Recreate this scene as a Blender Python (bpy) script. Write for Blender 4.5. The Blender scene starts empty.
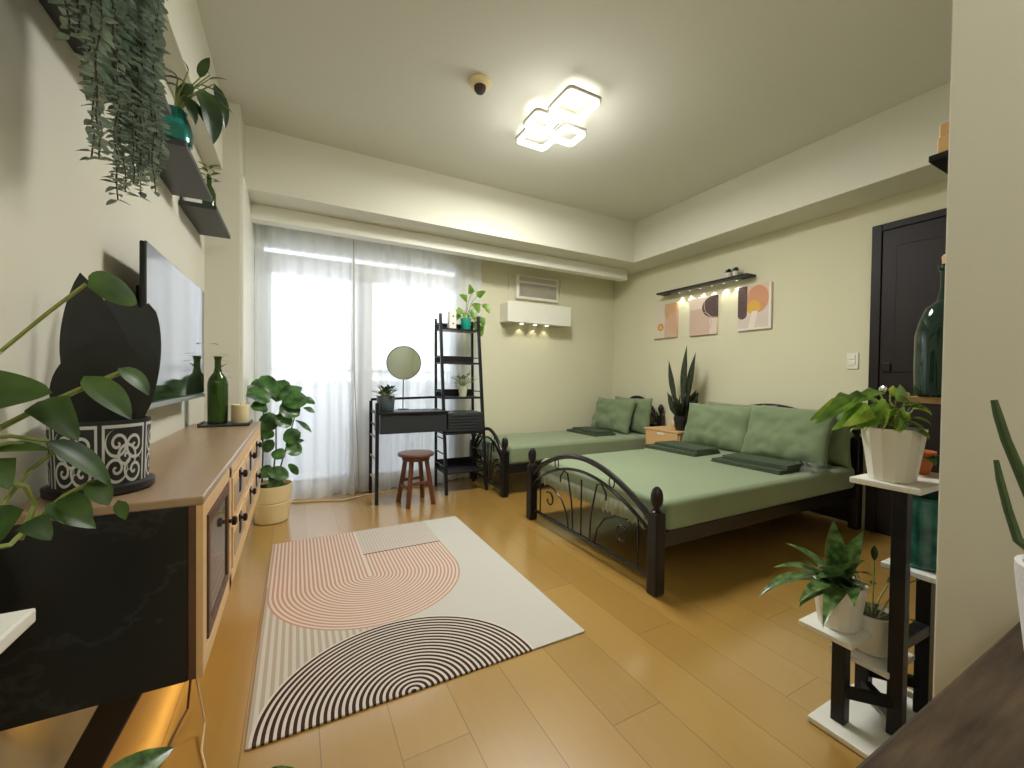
import bpy, bmesh, math, random
from mathutils import Vector, Matrix, noise as mnoise
PI = math.pi
sc = bpy.context.scene
COL = sc.collection
R = random.Random(7)
V = Vector

# ------------------------------------------------------------------ camera
YAW, PIT, ROLL, FPX, CH = 0.486869, -0.0157735, 0.012272, 407.82, 1.08
fw = V((math.sin(YAW)*math.cos(PIT), math.cos(YAW)*math.cos(PIT), math.sin(PIT)))
rt0 = V((math.cos(YAW), -math.sin(YAW), 0)); up0 = rt0.cross(fw)
rt = rt0*math.cos(ROLL) + up0*math.sin(ROLL); up = rt.cross(fw)
cam_d = bpy.data.cameras.new('camera'); cam = bpy.data.objects.new('camera', cam_d); COL.objects.link(cam)
cam_d.sensor_width = 36; cam_d.lens = FPX/1024*36; cam_d.clip_start = 0.02; cam_d.clip_end = 200
cam.matrix_world = Matrix(((rt.x, up.x, -fw.x, 0), (rt.y, up.y, -fw.y, 0), (rt.z, up.z, -fw.z, CH), (0, 0, 0, 1)))
sc.camera = cam

def at(px, py, Y):
    """world point seen at a photo pixel, at distance Y into the room"""
    d = fw + rt*((px-512)/FPX) - up*((py-384)/FPX)
    k = Y/d.y
    return V((d.x*k, Y, CH + d.z*k))

# ------------------------------------------------------------------ mesh builder
class MB:
    def __init__(s): s.v = []; s.f = []; s.sm = []
    def add(s, vs, fs, sm=True):
        o = len(s.v); fs = list(fs); s.sm += (list(sm) if isinstance(sm, list) else [sm]*len(fs)); s.v += [tuple(p) for p in vs]; s.f += [tuple(i+o for i in f) for f in fs]; return s
    def box(s, x0, x1, y0, y1, z0, z1, bev=0.004, rot=None, seg=2):
        bm = bmesh.new(); bmesh.ops.create_cube(bm, size=1)
        sx, sy, sz = abs(x1-x0), abs(y1-y0), abs(z1-z0)
        for v in bm.verts: v.co = V((v.co.x*sx, v.co.y*sy, v.co.z*sz))
        b = min(bev, .45*min(sx, sy, sz))
        if b > 0: bmesh.ops.bevel(bm, geom=bm.edges[:], offset=b, segments=seg, affect='EDGES', profile=.5)
        c = V(((x0+x1)/2, (y0+y1)/2, (z0+z1)/2))
        M = rot if rot else Matrix.Identity(3)
        bm.verts.index_update()
        s.add([M @ v.co + c for v in bm.verts], [[v.index for v in f.verts] for f in bm.faces], seg > 2); bm.free(); return s
    def beam(s, a, b, w, h, bev=0.003, upv=None):
        """square bar from a to b"""
        a, b = V(a), V(b); d = b-a; L = d.length; d.normalize()
        u = V(upv) if upv else (V((0, 0, 1)) if abs(d.z) < .95 else V((0, 1, 0)))
        x = d.cross(u).normalized(); y = x.cross(d)
        M = Matrix((x, d, y)).transposed()
        c = (a+b)/2
        m = MB().box(-w/2, w/2, -L/2, L/2, -h/2, h/2, bev)
        return s.add([M @ V(p) + c for p in m.v], m.f, m.sm)
    def tube(s, pts, r, n=8, closed=False, cap=True):
        pts = [V(p) for p in pts]; m = len(pts)
        rr = r if isinstance(r, (list, tuple)) else [r]*m
        T = []
        for i in range(m):
            a = pts[i-1] if (i > 0 or closed) else pts[i]
            b = pts[(i+1) % m] if (i < m-1 or closed) else pts[i]
            T.append((b-a).normalized())
        u = T[0].orthogonal().normalized(); vs = []
        for i in range(m):
            u = u - T[i]*u.dot(T[i])
            if u.length < 1e-6: u = T[i].orthogonal()
            u.normalize(); w = T[i].cross(u)
            for k in range(n):
                a = 2*PI*k/n; vs.append(pts[i] + (u*math.cos(a) + w*math.sin(a))*rr[i])
        fs = []
        for i in range(m if closed else m-1):
            j = (i+1) % m
            for k in range(n):
                k2 = (k+1) % n; fs.append((i*n+k, i*n+k2, j*n+k2, j*n+k))
        if cap and not closed:
            fs.append(tuple(range(n))[::-1]); fs.append(tuple((m-1)*n+k for k in range(n)))
        return s.add(vs, fs)
    def lathe(s, c, prof, n=32, sx=1, sy=1, ph=0):
        c = V(c); vs = []; fs = []; m = len(prof)
        for (r, z) in prof:
            for k in range(n):
                a = 2*PI*k/n+ph; vs.append(c + V((max(r, .0003)*math.cos(a)*sx, max(r, .0003)*math.sin(a)*sy, z)))
        for i in range(m-1):
            for k in range(n):
                k2 = (k+1) % n; fs.append((i*n+k, i*n+k2, (i+1)*n+k2, (i+1)*n+k))
        fs.append(tuple(range(n))[::-1]); fs.append(tuple((m-1)*n+k for k in range(n)))
        return s.add(vs, fs)
    def leaf(s, b, d, nrm, L, W, droop=.5, fold=.25, shape='ovate', seg=7, wave=0):
        b = V(b); d = V(d).normalized(); nrm = V(nrm); side = d.cross(nrm)
        if side.length < 1e-4: side = d.orthogonal()
        side.normalize(); nr = side.cross(d).normalized()
        vs = []; fs = []; p = b.copy(); st = L/seg
        for i in range(seg+1):
            t = i/seg
            if shape == 'ovate': w = math.sin(PI*min(1, t**.75))**.8
            elif shape == 'heart': w = (min(1, t/.12+.25))*(max(0, 1-t)**.62)*1.15
            elif shape == 'lance': w = math.sin(PI*t**.8)**1.1
            elif shape == 'sword': w = min(1, .55+t*1.2)*(1-max(0, t-.55)/.45)**.8 if t > .55 else min(1, .55+t*1.2)
            elif shape == 'blade': w = max(.32*(1-t), 0) + math.sin(PI*min(1, t**1.5))**.9
            elif shape == 'fiddle': w = .45+.55*math.sin(PI*min(1, max(0, (t-.05)))**1.3) if .02 < t < .97 else .06
            else: w = math.sin(PI*t)**.5 if 0 < t < 1 else 0
            w = max(w, .012)*W/2
            wv = wave*math.sin(t*9)*W
            for q in (-1, -.5, 0, .5, 1):
                vs.append(p + side*(w*q) + nr*(fold*abs(q)*w + wv*(abs(q) > .8)*q))
            if i < seg:
                Q = Matrix.Rotation(-droop/seg, 3, side)
                d = Q @ d; nr = Q @ nr; p = p + d*st
        for i in range(seg):
            for q in range(4):
                a = i*5+q; fs.append((a, a+1, a+6, a+5))
        return s.add(vs, fs)
    def ext(s, poly, z0, z1, fn=lambda x, y, z: (x, y, z)):
        """extruded polygon; fn maps (x,y,z) to world"""
        n = len(poly); vs = [fn(x, y, z0) for x, y in poly] + [fn(x, y, z1) for x, y in poly]
        fs = [tuple(range(n))[::-1], tuple(range(n, 2*n))] + [(i, (i+1) % n, n+(i+1) % n, n+i) for i in range(n)]
        return s.add(vs, fs)

ROOT = {}
def make(name, mb, m, origin=V((0, 0, 0)), sharp=35):
    me = bpy.data.meshes.new(name)
    me.from_pydata([V(p)-origin for p in mb.v], [], mb.f); me.update()
    bm = bmesh.new(); bm.from_mesh(me); bmesh.ops.recalc_face_normals(bm, faces=bm.faces) if name not in NORECALC else None
    bm.to_mesh(me); bm.free()
    me.set_sharp_from_angle(angle=math.radians(sharp))
    for p in me.polygons: p.use_smooth = mb.sm[p.index]
    me.materials.append(m)
    o = bpy.data.objects.new(name, me); COL.objects.link(o)
    return o
NORECALC = {'foliage', 'young_foliage', 'leaf', 'curtain_panel', 'sprig'}
def tag(o, label, cat, group=None):
    o['label'] = label; o['category'] = cat
    if group: o['group'] = group
    return o
def thing(name, label, cat, loc, group=None):
    o = bpy.data.objects.new(name, None); COL.objects.link(o); o.location = loc; o.empty_display_size = .05
    ROOT[o] = V(loc); return tag(o, label, cat, group)
def part(name, mb, m, parent, label=None, sharp=35, kind=None):
    org = ROOT[parent]
    o = make(name, mb, m, org, sharp); o.parent = parent; ROOT[o] = org
    if label: o['label'] = label
    if kind: o['kind'] = kind
    return o
def solo(name, mb, m, label, cat, loc, group=None, sharp=35):
    o = make(name, mb, m, V(loc), sharp); o.location = loc; ROOT[o] = V(loc)
    return tag(o, label, cat, group)
def struct(name, mb, m, parent=None, sharp=35):
    o = make(name, mb, m, V((0, 0, 0)), sharp); ROOT[o] = V((0, 0, 0))
    if parent: o.parent = parent
    else: o['kind'] = 'structure'
    return o

# ------------------------------------------------------------------ materials
class E:
    """tiny node-math expression"""
    nt = None
    def __init__(s, sock): s.s = sock
    @staticmethod
    def m(op, *a, clamp=False):
        n = E.nt.nodes.new('ShaderNodeMath'); n.operation = op; n.use_clamp = clamp
        for i, x in enumerate(a):
            if isinstance(x, E): E.nt.links.new(x.s, n.inputs[i])
            else: n.inputs[i].default_value = x
        return E(n.outputs[0])
    def __add__(s, o): return E.m('ADD', s, o)
    __radd__ = __add__
    def __sub__(s, o): return E.m('SUBTRACT', s, o)
    def __rsub__(s, o): return E.m('SUBTRACT', o, s)
    def __mul__(s, o): return E.m('MULTIPLY', s, o)
    __rmul__ = __mul__
    def __truediv__(s, o): return E.m('DIVIDE', s, o)
    def __lt__(s, o): return E.m('LESS_THAN', s, o)
    def __gt__(s, o): return E.m('GREATER_THAN', s, o)
def eabs(a): return E.m('ABSOLUTE', a)
def fract(a): return E.m('FRACT', a)
def floor_(a): return E.m('FLOOR', a)
def hyp(a, b): return E.m('SQRT', a*a + b*b)
def emax(a, b): return E.m('MAXIMUM', a, b)
def emin(a, b): return E.m('MINIMUM', a, b)

def mixc(fac, a, b):
    n = E.nt.nodes.new('ShaderNodeMix'); n.data_type = 'RGBA'
    if isinstance(fac, E): E.nt.links.new(fac.s, n.inputs[0])
    else: n.inputs[0].default_value = fac
    for x, i in ((a, 6), (b, 7)):
        if isinstance(x, (tuple, list)): n.inputs[i].default_value = (*x[:3], 1)
        else: E.nt.links.new(x, n.inputs[i])
    return n.outputs[2]
def noise_(scale=5, detail=3, vec=None, stretch=None, rough=.5):
    nt = E.nt
    n = nt.nodes.new('ShaderNodeTexNoise'); n.inputs['Scale'].default_value = scale; n.inputs['Detail'].default_value = detail
    n.inputs['Roughness'].default_value = rough
    tc = nt.nodes.new('ShaderNodeTexCoord'); src = tc.outputs['Object']
    if stretch:
        mp = nt.nodes.new('ShaderNodeMapping'); mp.inputs['Scale'].default_value = stretch; nt.links.new(src, mp.inputs[0]); src = mp.outputs[0]
    nt.links.new(src, n.inputs['Vector']); return E(n.outputs['Fac'])
def xyz():
    nt = E.nt
    tc = nt.nodes.new('ShaderNodeTexCoord'); sp = nt.nodes.new('ShaderNodeSeparateXYZ'); nt.links.new(tc.outputs['Object'], sp.inputs[0])
    return E(sp.outputs[0]), E(sp.outputs[1]), E(sp.outputs[2])
def new_mat(name):
    m = bpy.data.materials.new(name); m.use_nodes = True; nt = m.node_tree; E.nt = nt
    return m, nt, nt.nodes['Principled BSDF']
def srgb(r, g, b):
    f = lambda c: (c/255/12.92) if c/255 <= .04045 else ((c/255+.055)/1.055)**2.4
    return (f(r), f(g), f(b))
def mat(name, col, rough=.5, metal=0, var=.12, nscale=8, stretch=None, bump=0, bscale=60, bstretch=None, spec=.5, coat=0, detail=3, sheen=0):
    m, nt, p = new_mat(name)
    n = noise_(nscale, detail, stretch=stretch)
    c2 = tuple(c*(1-var) for c in col); c1 = tuple(min(1, c*(1+var)) for c in col)
    nt.links.new(mixc(n, c2, c1), p.inputs['Base Color'])
    p.inputs['Roughness'].default_value = rough; p.inputs['Metallic'].default_value = metal
    p.inputs['Specular IOR Level'].default_value = spec; p.inputs['Coat Weight'].default_value = coat
    p.inputs['Coat Roughness'].default_value = .15
    if sheen: p.inputs['Sheen Weight'].default_value = sheen
    if bump:
        b = nt.nodes.new('ShaderNodeBump'); b.inputs['Strength'].default_value = bump; b.inputs['Distance'].default_value = .01
        nt.links.new(noise_(bscale, 3, stretch=bstretch).s, b.inputs['Height']); nt.links.new(b.outputs[0], p.inputs['Normal'])
    return m
def leafmat(name, col, col2=None, rough=.35, trans=.25, nscale=20, veins=False):
    m, nt, p = new_mat(name)
    n = noise_(nscale, 2)
    col2 = col2 or tuple(c*1.6 for c in col)
    f = E.m('MULTIPLY_ADD', n, 3.0, -1.0, clamp=True)
    c = mixc(f, col, col2)
    nt.links.new(c, p.inputs['Base Color']); p.inputs['Roughness'].default_value = rough
    t = nt.nodes.new('ShaderNodeBsdfTranslucent'); nt.links.new(c, t.inputs[0])
    mx = nt.nodes.new('ShaderNodeMixShader'); mx.inputs[0].default_value = trans
    nt.links.new(p.outputs[0], mx.inputs[1]); nt.links.new(t.outputs[0], mx.inputs[2])
    nt.links.new(mx.outputs[0], nt.nodes['Material Output'].inputs[0]); return m
def glassmat(name, col, rough=.02, alpha=.3):
    """coloured thin glass: clear part tinted, plus a fresnel gloss"""
    m, nt, p = new_mat(name)
    tr = nt.nodes.new('ShaderNodeBsdfTransparent'); tr.inputs[0].default_value = (*col, 1)
    gl = nt.nodes.new('ShaderNodeBsdfGlossy'); gl.inputs['Roughness'].default_value = rough
    df = nt.nodes.new('ShaderNodeBsdfDiffuse'); df.inputs[0].default_value = (*[c*.5 for c in col], 1)
    lw = nt.nodes.new('ShaderNodeFresnel'); lw.inputs[0].default_value = 1.45
    m1 = nt.nodes.new('ShaderNodeMixShader'); m1.inputs[0].default_value = alpha
    nt.links.new(tr.outputs[0], m1.inputs[1]); nt.links.new(df.outputs[0], m1.inputs[2])
    m2 = nt.nodes.new('ShaderNodeMixShader'); nt.links.new(lw.outputs[0], m2.inputs[0])
    nt.links.new(m1.outputs[0], m2.inputs[1]); nt.links.new(gl.outputs[0], m2.inputs[2])
    nt.links.new(m2.outputs[0], nt.nodes['Material Output'].inputs[0]); return m
def emit(name, col, st):
    m, nt, p = new_mat(name)
    p.inputs['Base Color'].default_value = (*col, 1); p.inputs['Emission Color'].default_value = (*col, 1); p.inputs['Emission Strength'].default_value = st
    return m

M = {}
M['wall'] = mat('wall_paint', srgb(213, 210, 182), .85, var=.02, nscale=2, bump=.03, bscale=180, spec=.2)
M['wallgrey'] = mat('warm_grey_wall_paint', srgb(212, 210, 196), .85, var=.02, nscale=2, bump=.03, bscale=180, spec=.2)
M['beam'] = mat('white_beam_paint', srgb(217, 216, 201), .85, var=.015, nscale=2, spec=.2)
M['ceil'] = mat('ceiling_paint', srgb(216, 217, 206), .9, var=.015, nscale=2, spec=.2)
M['trimw'] = mat('white_trim', srgb(225, 225, 212), .5, var=.02)
M['frame'] = mat('window_frame_white', srgb(236, 238, 240), .4, var=.02)
M['black'] = mat('black_metal', (.008, .008, .009), .4, var=.2, spec=.3)
M['blackwood'] = mat('black_stained_wood', (.010, .009, .009), .42, var=.3, stretch=(1, 1, .1))
M['bedmetal'] = mat('bed_black_enamel', (.009, .008, .008), .25, var=.2, spec=.6)
M['bedpost'] = mat('bed_dark_wood', (.007, .005, .0045), .3, var=.25, spec=.4)
M['sheet'] = mat('green_sheet', srgb(122, 138, 104), .72, var=.06, nscale=4, bump=.12, bscale=9, sheen=.3)
M['pillow'] = mat('green_pillowcase', srgb(110, 127, 92), .8, var=.07, nscale=5, bump=.35, bscale=14, sheen=.3)
M['fold'] = mat('dark_green_blanket', srgb(58, 72, 52), .9, var=.1, nscale=25, bump=.3, bscale=90)
M['hem'] = mat('gathered_hem_cloth', srgb(150, 160, 138), .8, var=.08, nscale=10)
M['oak'] = mat('light_oak', srgb(214, 178, 128), .45, var=.16, nscale=9, stretch=(1, .15, 3), detail=5)
M['pine'] = mat('light_pine', srgb(214, 174, 122), .5, var=.12, nscale=9, stretch=(3, .2, 3), detail=5)
M['consoletop'] = mat('weathered_oak_top', srgb(160, 134, 106), .3, var=.2, nscale=8, stretch=(3, .15, 1), detail=6)
M['brown'] = mat('brown_wood', srgb(92, 62, 40), .5, var=.25, nscale=9, stretch=(3, .2, 1), detail=5)
M['darkbrown'] = mat('dark_bronze', (.02, .010, .006), .35, metal=.5, var=.2)
M['legwood'] = mat('dark_leg_wood', (.018, .010, .007), .4, var=.2)
M['stool'] = mat('red_brown_stool_wood', srgb(98, 58, 44), .3, var=.2, stretch=(1, 1, .2), nscale=14)
def mk_table():
    m, nt, p = new_mat('dark_walnut_table')
    n = noise_(16, 6, stretch=(.35, 3.5, 1), rough=.65); n2 = noise_(5, 3)
    c = mixc(E.m('MULTIPLY_ADD', n*.7+n2*.3, 3.4, -1.2, clamp=True), srgb(34, 25, 17), srgb(84, 68, 52))
    nt.links.new(c, p.inputs['Base Color']); p.inputs['Roughness'].default_value = .55; p.inputs['Specular IOR Level'].default_value = .3
    return m
M['table'] = mk_table()
M['whiteb'] = mat('white_board', srgb(226, 226, 218), .4, var=.02)
M['whitep'] = mat('white_ceramic', srgb(224, 221, 210), .3, var=.02)
M['cream'] = mat('cream_pot_glaze', srgb(226, 208, 160), .4, var=.03)
M['potgrey'] = mat('grey_pot', srgb(82, 92, 100), .5, var=.08)
M['potsage'] = mat('pale_sage_pot', srgb(196, 198, 170), .5, var=.04)
M['potblack'] = mat('black_pot', (.009, .009, .010), .4, var=.1)
M['terra'] = mat('terracotta', srgb(196, 106, 52), .7, var=.1)
M['soil'] = mat('potting_soil', (.02, .013, .008), .95, var=.5, nscale=60, bump=.6, bscale=120)
M['plastic'] = mat('off_white_plastic', srgb(226, 224, 210), .4, var=.02)
M['plasticg'] = mat('grey_grille_plastic', srgb(178, 174, 158), .5, var=.03)
M['chrome'] = mat('chrome', (.7, .7, .68), .15, metal=1, var=.02)
M['silver'] = mat('silver_strip', (.55, .55, .55), .3, metal=.9, var=.02)
M['screen'] = mat('tv_screen_glass', (.006, .006, .007), .05, var=.05, spec=1.0)
M['candle'] = mat('cream_candle_wax', srgb(228, 214, 172), .5, var=.03)
M['slate'] = mat('dark_slate', (.02, .024, .028), .4, var=.2)
M['shelf'] = mat('charcoal_shelf', srgb(46, 50, 54), .42, var=.08)
M['cord'] = mat('pale_cord', srgb(200, 178, 140), .6, var=.05)
M['door'] = mat('dark_mahogany_door', (.011, .006, .005), .5, var=.2, spec=.3, nscale=7, stretch=(1, 4, .2), detail=5)
M['doorframe'] = mat('dark_door_frame', (.008, .005, .004), .5, var=.2, spec=.3)
M['stem'] = mat('green_stem', srgb(122, 134, 66), .5, var=.15)
M['stemb'] = mat('brown_stem', srgb(64, 52, 40), .7, var=.2)
M['l_dark'] = leafmat('dark_green_leaf', srgb(26, 48, 24), srgb(44, 74, 36), .3, .15)
M['l_rub'] = leafmat('near_black_leaf', srgb(10, 14, 12), srgb(20, 25, 21), .6, .03)
M['l_poth'] = leafmat('pothos_leaf', srgb(34, 62, 20), srgb(74, 104, 38), .45, .3, 14)
M['l_lime'] = leafmat('lime_pothos_leaf', srgb(112, 148, 44), srgb(176, 196, 84), .35, .35, 18)
M['l_mid'] = leafmat('bright_green_leaf', srgb(74, 116, 34), srgb(130, 166, 66), .35, .4, 16)
M['l_euc'] = leafmat('dusty_green_leaf', srgb(104, 124, 112), srgb(160, 176, 158), .55, .3, 30)
M['l_fid'] = leafmat('fig_leaf', srgb(30, 62, 26), srgb(84, 128, 62), .28, .2, 16)
M['l_lily'] = leafmat('glossy_leaf', srgb(34, 66, 28), srgb(110, 140, 80), .28, .2, 40)
M['l_snake'] = leafmat('snake_leaf', srgb(28, 36, 24), srgb(58, 66, 42), .45, .03, 30)
M['l_syn'] = leafmat('trailing_dark_leaf', srgb(28, 50, 28), srgb(60, 86, 36), .35, .2, 12)
M['l_small'] = leafmat('small_leaf', srgb(70, 100, 56), srgb(190, 205, 170), .5, .25, 60)
M['l_spr'] = leafmat('sprig_leaf', srgb(60, 90, 36), srgb(150, 160, 60), .4, .2, 60)
M['cactus'] = mat('cactus_green', srgb(52, 74, 36), .5, var=.2, nscale=30, bump=.3)
M['g_green'] = glassmat('green_bottle_glass', (.16, .30, .07), .03, .35)
M['g_dark'] = glassmat('dark_green_glass', (.06, .13, .09), .03, .5)
M['g_teal'] = glassmat('teal_glass', (.10, .62, .55), .05, .35)
M['g_clear'] = glassmat('clear_plastic_film', (.95, .97, .95), .12, .15)
M['g_pane'] = glassmat('window_glass', (.97, .98, .98), .0, .0)
M['g_tealvase'] = mat('teal_vase_glaze', srgb(24, 150, 128), .25, var=.1)
M['led'] = emit('lamp_led_acrylic', (1, .97, .92), 2.2)
M['ledspot'] = emit('warm_led_bulb', (1, .9, .7), 2.0)
M['mirror'] = mat('mirror_glass', (.56, .64, .60), .01, metal=1, var=.0)
M['concrete'] = mat('balcony_white_paint', srgb(206, 208, 212), .8, var=.03)
M['bfar'] = mat('far_building_paint', srgb(222, 222, 220), .8, var=.03)

def mk_curtain():
    m, nt, p = new_mat('sheer_white_voile')
    tr = nt.nodes.new('ShaderNodeBsdfTransparent'); tr.inputs[0].default_value = (1, 1, 1, 1)
    df = nt.nodes.new('ShaderNodeBsdfDiffuse'); df.inputs[0].default_value = (.93, .94, .94, 1)
    tl = nt.nodes.new('ShaderNodeBsdfTranslucent'); tl.inputs[0].default_value = (.93, .94, .95, 1)
    a = nt.nodes.new('ShaderNodeMixShader'); a.inputs[0].default_value = .52
    nt.links.new(df.outputs[0], a.inputs[1]); nt.links.new(tl.outputs[0], a.inputs[2])
    b = nt.nodes.new('ShaderNodeMixShader'); b.inputs[0].default_value = .87
    nt.links.new(tr.outputs[0], b.inputs[1]); nt.links.new(a.outputs[0], b.inputs[2])
    nt.links.new(b.outputs[0], nt.nodes['Material Output'].inputs[0]); return m
M['voile'] = mk_curtain()

def mk_floor():
    m, nt, p = new_mat('oak_laminate_planks')
    x, y, z = xyz()
    W = .2028
    px = (x - .065 + 20*W)/W; i = floor_(px); fx = px - i
    yo = y/1.26 + fract(i*.381)*1.0 + 11.1
    j = floor_(yo); fy = yo - j
    wn = nt.nodes.new('ShaderNodeTexWhiteNoise'); wn.noise_dimensions = '2D'
    cb = nt.nodes.new('ShaderNodeCombineXYZ'); nt.links.new(i.s, cb.inputs[0]); nt.links.new(j.s, cb.inputs[1]); nt.links.new(cb.outputs[0], wn.inputs['Vector'])
    rnd = E(wn.outputs['Value'])
    g = noise_(5, 3, stretch=(9, .6, 1), rough=.4)
    t = rnd*.5 + g*.4
    c = mixc(t, srgb(158, 122, 58), srgb(176, 138, 70))
    seam = emax(emax(fx < .010, fx > .992), emax(fy < .0018, fy > .9988))
    c = mixc(seam*.5, c, srgb(84, 58, 30))
    nt.links.new(c, p.inputs['Base Color'])
    p.inputs['Roughness'].default_value = .3; p.inputs['Specular IOR Level'].default_value = .5; p.inputs['Coat Weight'].default_value = 1.0; p.inputs['Coat Roughness'].default_value = .18; p.inputs['Coat IOR'].default_value = 1.95
    b = nt.nodes.new('ShaderNodeBump'); b.inputs['Strength'].default_value = .25; b.inputs['Distance'].default_value = .002; b.invert = True
    nt.links.new(seam.s, b.inputs['Height']); nt.links.new(b.outputs[0], p.inputs['Normal'])
    return m
M['floor'] = mk_floor()

def mk_rug():
    m, nt, p = new_mat('arch_pattern_rug')
    u, v, z = xyz()            # object origin = near left corner
    white = srgb(192, 190, 181); cream = srgb(208, 200, 186)
    weave = (fract(v/.0115) < .3)
    base = mixc(weave*.6, white, srgb(174, 172, 165))
    # faint grey arcs right of centre
    d4 = hyp(u-1.0, v-.40); s4 = (fract(d4/.018) < .4)*(d4 < .21)
    base = mixc(s4*.4, base, srgb(190, 186, 176))
    # beige stripes lower left
    s1 = fract(u/.026) < .5
    left = (u < .49)*(v < 1.0)
    base = mixc(left*s1*.9, base, srgb(166, 154, 138))
    # rose arch
    cu, cv, r = .483, .905, .477
    below = v < cv
    du = eabs(u-cu)
    d = below*hyp(u-cu, v-cv) + (1-below)*du
    inU = (d < r)*emax(v < 1.19, u < .487)
    s2 = fract(d/.0199+.5) < .5
    rose = mixc(s2, srgb(202, 192, 181), srgb(178, 138, 118))
    base = mixc(inU, base, rose)
    # fine block
    blk = (u > .487)*(u < .96)*(v > 1.195)
    s3 = emax(fract(u/.018) < .28, fract(v/.018) < .28)
    base = mixc(blk*s3*.75, base, srgb(170, 146, 132))
    ln = (u > .487)*(u < .96)*(eabs(v-1.19) < .006)
    base = mixc(ln, base, srgb(96, 66, 62))
    # dark half disc
    d3 = hyp(u-.486, v/.90); inD = d3 < .478
    s5 = fract(d3/.0209+.1) < .54
    dark = mixc(s5, srgb(202, 194, 183), srgb(58, 40, 38))
    base = mixc(inD, base, dark)
    nt.links.new(base, p.inputs['Base Color']); p.inputs['Roughness'].default_value = .9
    p.inputs['Specular IOR Level'].default_value = .15
    b = nt.nodes.new('ShaderNodeBump'); b.inputs['Strength'].default_value = .2; b.inputs['Distance'].default_value = .003
    nt.links.new(noise_(300, 2).s, b.inputs['Height']); nt.links.new(b.outputs[0], p.inputs['Normal'])
    return m
M['rug'] = mk_rug()

def mk_marble():
    m, nt, p = new_mat('black_veined_laminate')
    n = noise_(2.6, 6, stretch=(1, 1, 1.4), rough=.6)
    vein = E.m('SUBTRACT', 1.0, E.m('MULTIPLY', eabs(n-.5), 60.0), clamp=True)
    c = mixc(vein*.28*noise_(3, 2), (.005, .006, .006), (.12, .13, .13))
    nt.links.new(c, p.inputs['Base Color']); p.inputs['Roughness'].default_value = .38
    return m
M['marble'] = mk_marble()

def mk_filigree():
    m, nt, p = new_mat('black_pot_with_white_scrolls')
    tc = nt.nodes.new('ShaderNodeTexCoord'); sp = nt.nodes.new('ShaderNodeSeparateXYZ'); nt.links.new(tc.outputs['Object'], sp.inputs[0])
    x, y, z = E(sp.outputs[0]), E(sp.outputs[1]), E(sp.outputs[2])
    a = E.m('ARCTAN2', y, x)/(2*PI)*6          # six panels round the pot
    fa = fract(a+.25)-.5                       # -0.5 .. 0.5 in a panel
    zc = (z-.087)/.074                         # -1..1 up the panel
    frame = emin((eabs(fa) < .46), (eabs(zc) < 1.0))
    inner = emin((eabs(fa) < .41), (eabs(zc) < .90))
    border = frame*(1-inner)
    # scrolls: spirals laid out in the panel
    res = border
    for (cx, cz, s, ph) in ((-.17, .42, 1, 0), (.2, .35, -1, 1.4), (.19, -.45, 1, 2.2), (-.2, -.36, -1, 3.4), (0, 0, 1, .6)):
        dx = fa*1.9-cx*1.9; dz = zc-cz
        d = hyp(dx, dz); ang = E.m('ARCTAN2', dz, dx)/(2*PI)
        sp_ = fract(d/.27 + ang*s + ph)
        ring = (sp_ < .36)*(d < .46)
        res = emax(res, ring*inner)
    wv = noise_(24, 1)
    res = res*frame
    c = mixc(res, (.010, .010, .011), srgb(196, 197, 196))
    nt.links.new(c, p.inputs['Base Color']); p.inputs['Roughness'].default_value = .5
    return m
M['filigree'] = mk_filigree()

def mk_ribbed_white():
    m, nt, p = new_mat('white_textured_pot')
    x, y, z = xyz()
    a = E.m('ARCTAN2', y, x)/(2*PI)*40
    row = z/.009; fr = fract(row)-.5; fa = fract(a + .5*(fract(row*.5) > .5))-.5
    d = hyp(fr, fa)
    b = nt.nodes.new('ShaderNodeBump'); b.inputs['Strength'].default_value = .5; b.inputs['Distance'].default_value = .002; b.invert = True
    nt.links.new(d.s, b.inputs['Height']); nt.links.new(b.outputs[0], p.inputs['Normal'])
    p.inputs['Base Color'].default_value = (*srgb(216, 217, 220), 1); p.inputs['Roughness'].default_value = .55
    return m
M['ribwhite'] = mk_ribbed_white()

def mk_teal_mottled():
    m, nt, p = new_mat('mottled_teal_glaze')
    n = noise_(18, 5); n2 = noise_(7, 3)
    c = mixc(E.m('MULTIPLY_ADD', n, 3, -1.1, clamp=True), srgb(16, 78, 78), srgb(60, 140, 128))
    c = mixc(E.m('MULTIPLY_ADD', n2, 5, -3.1, clamp=True), c, srgb(150, 170, 160))
    nt.links.new(c, p.inputs['Base Color']); p.inputs['Roughness'].default_value = .12; p.inputs['Coat Weight'].default_value = .5
    return m
M['tealmot'] = mk_teal_mottled()

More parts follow.
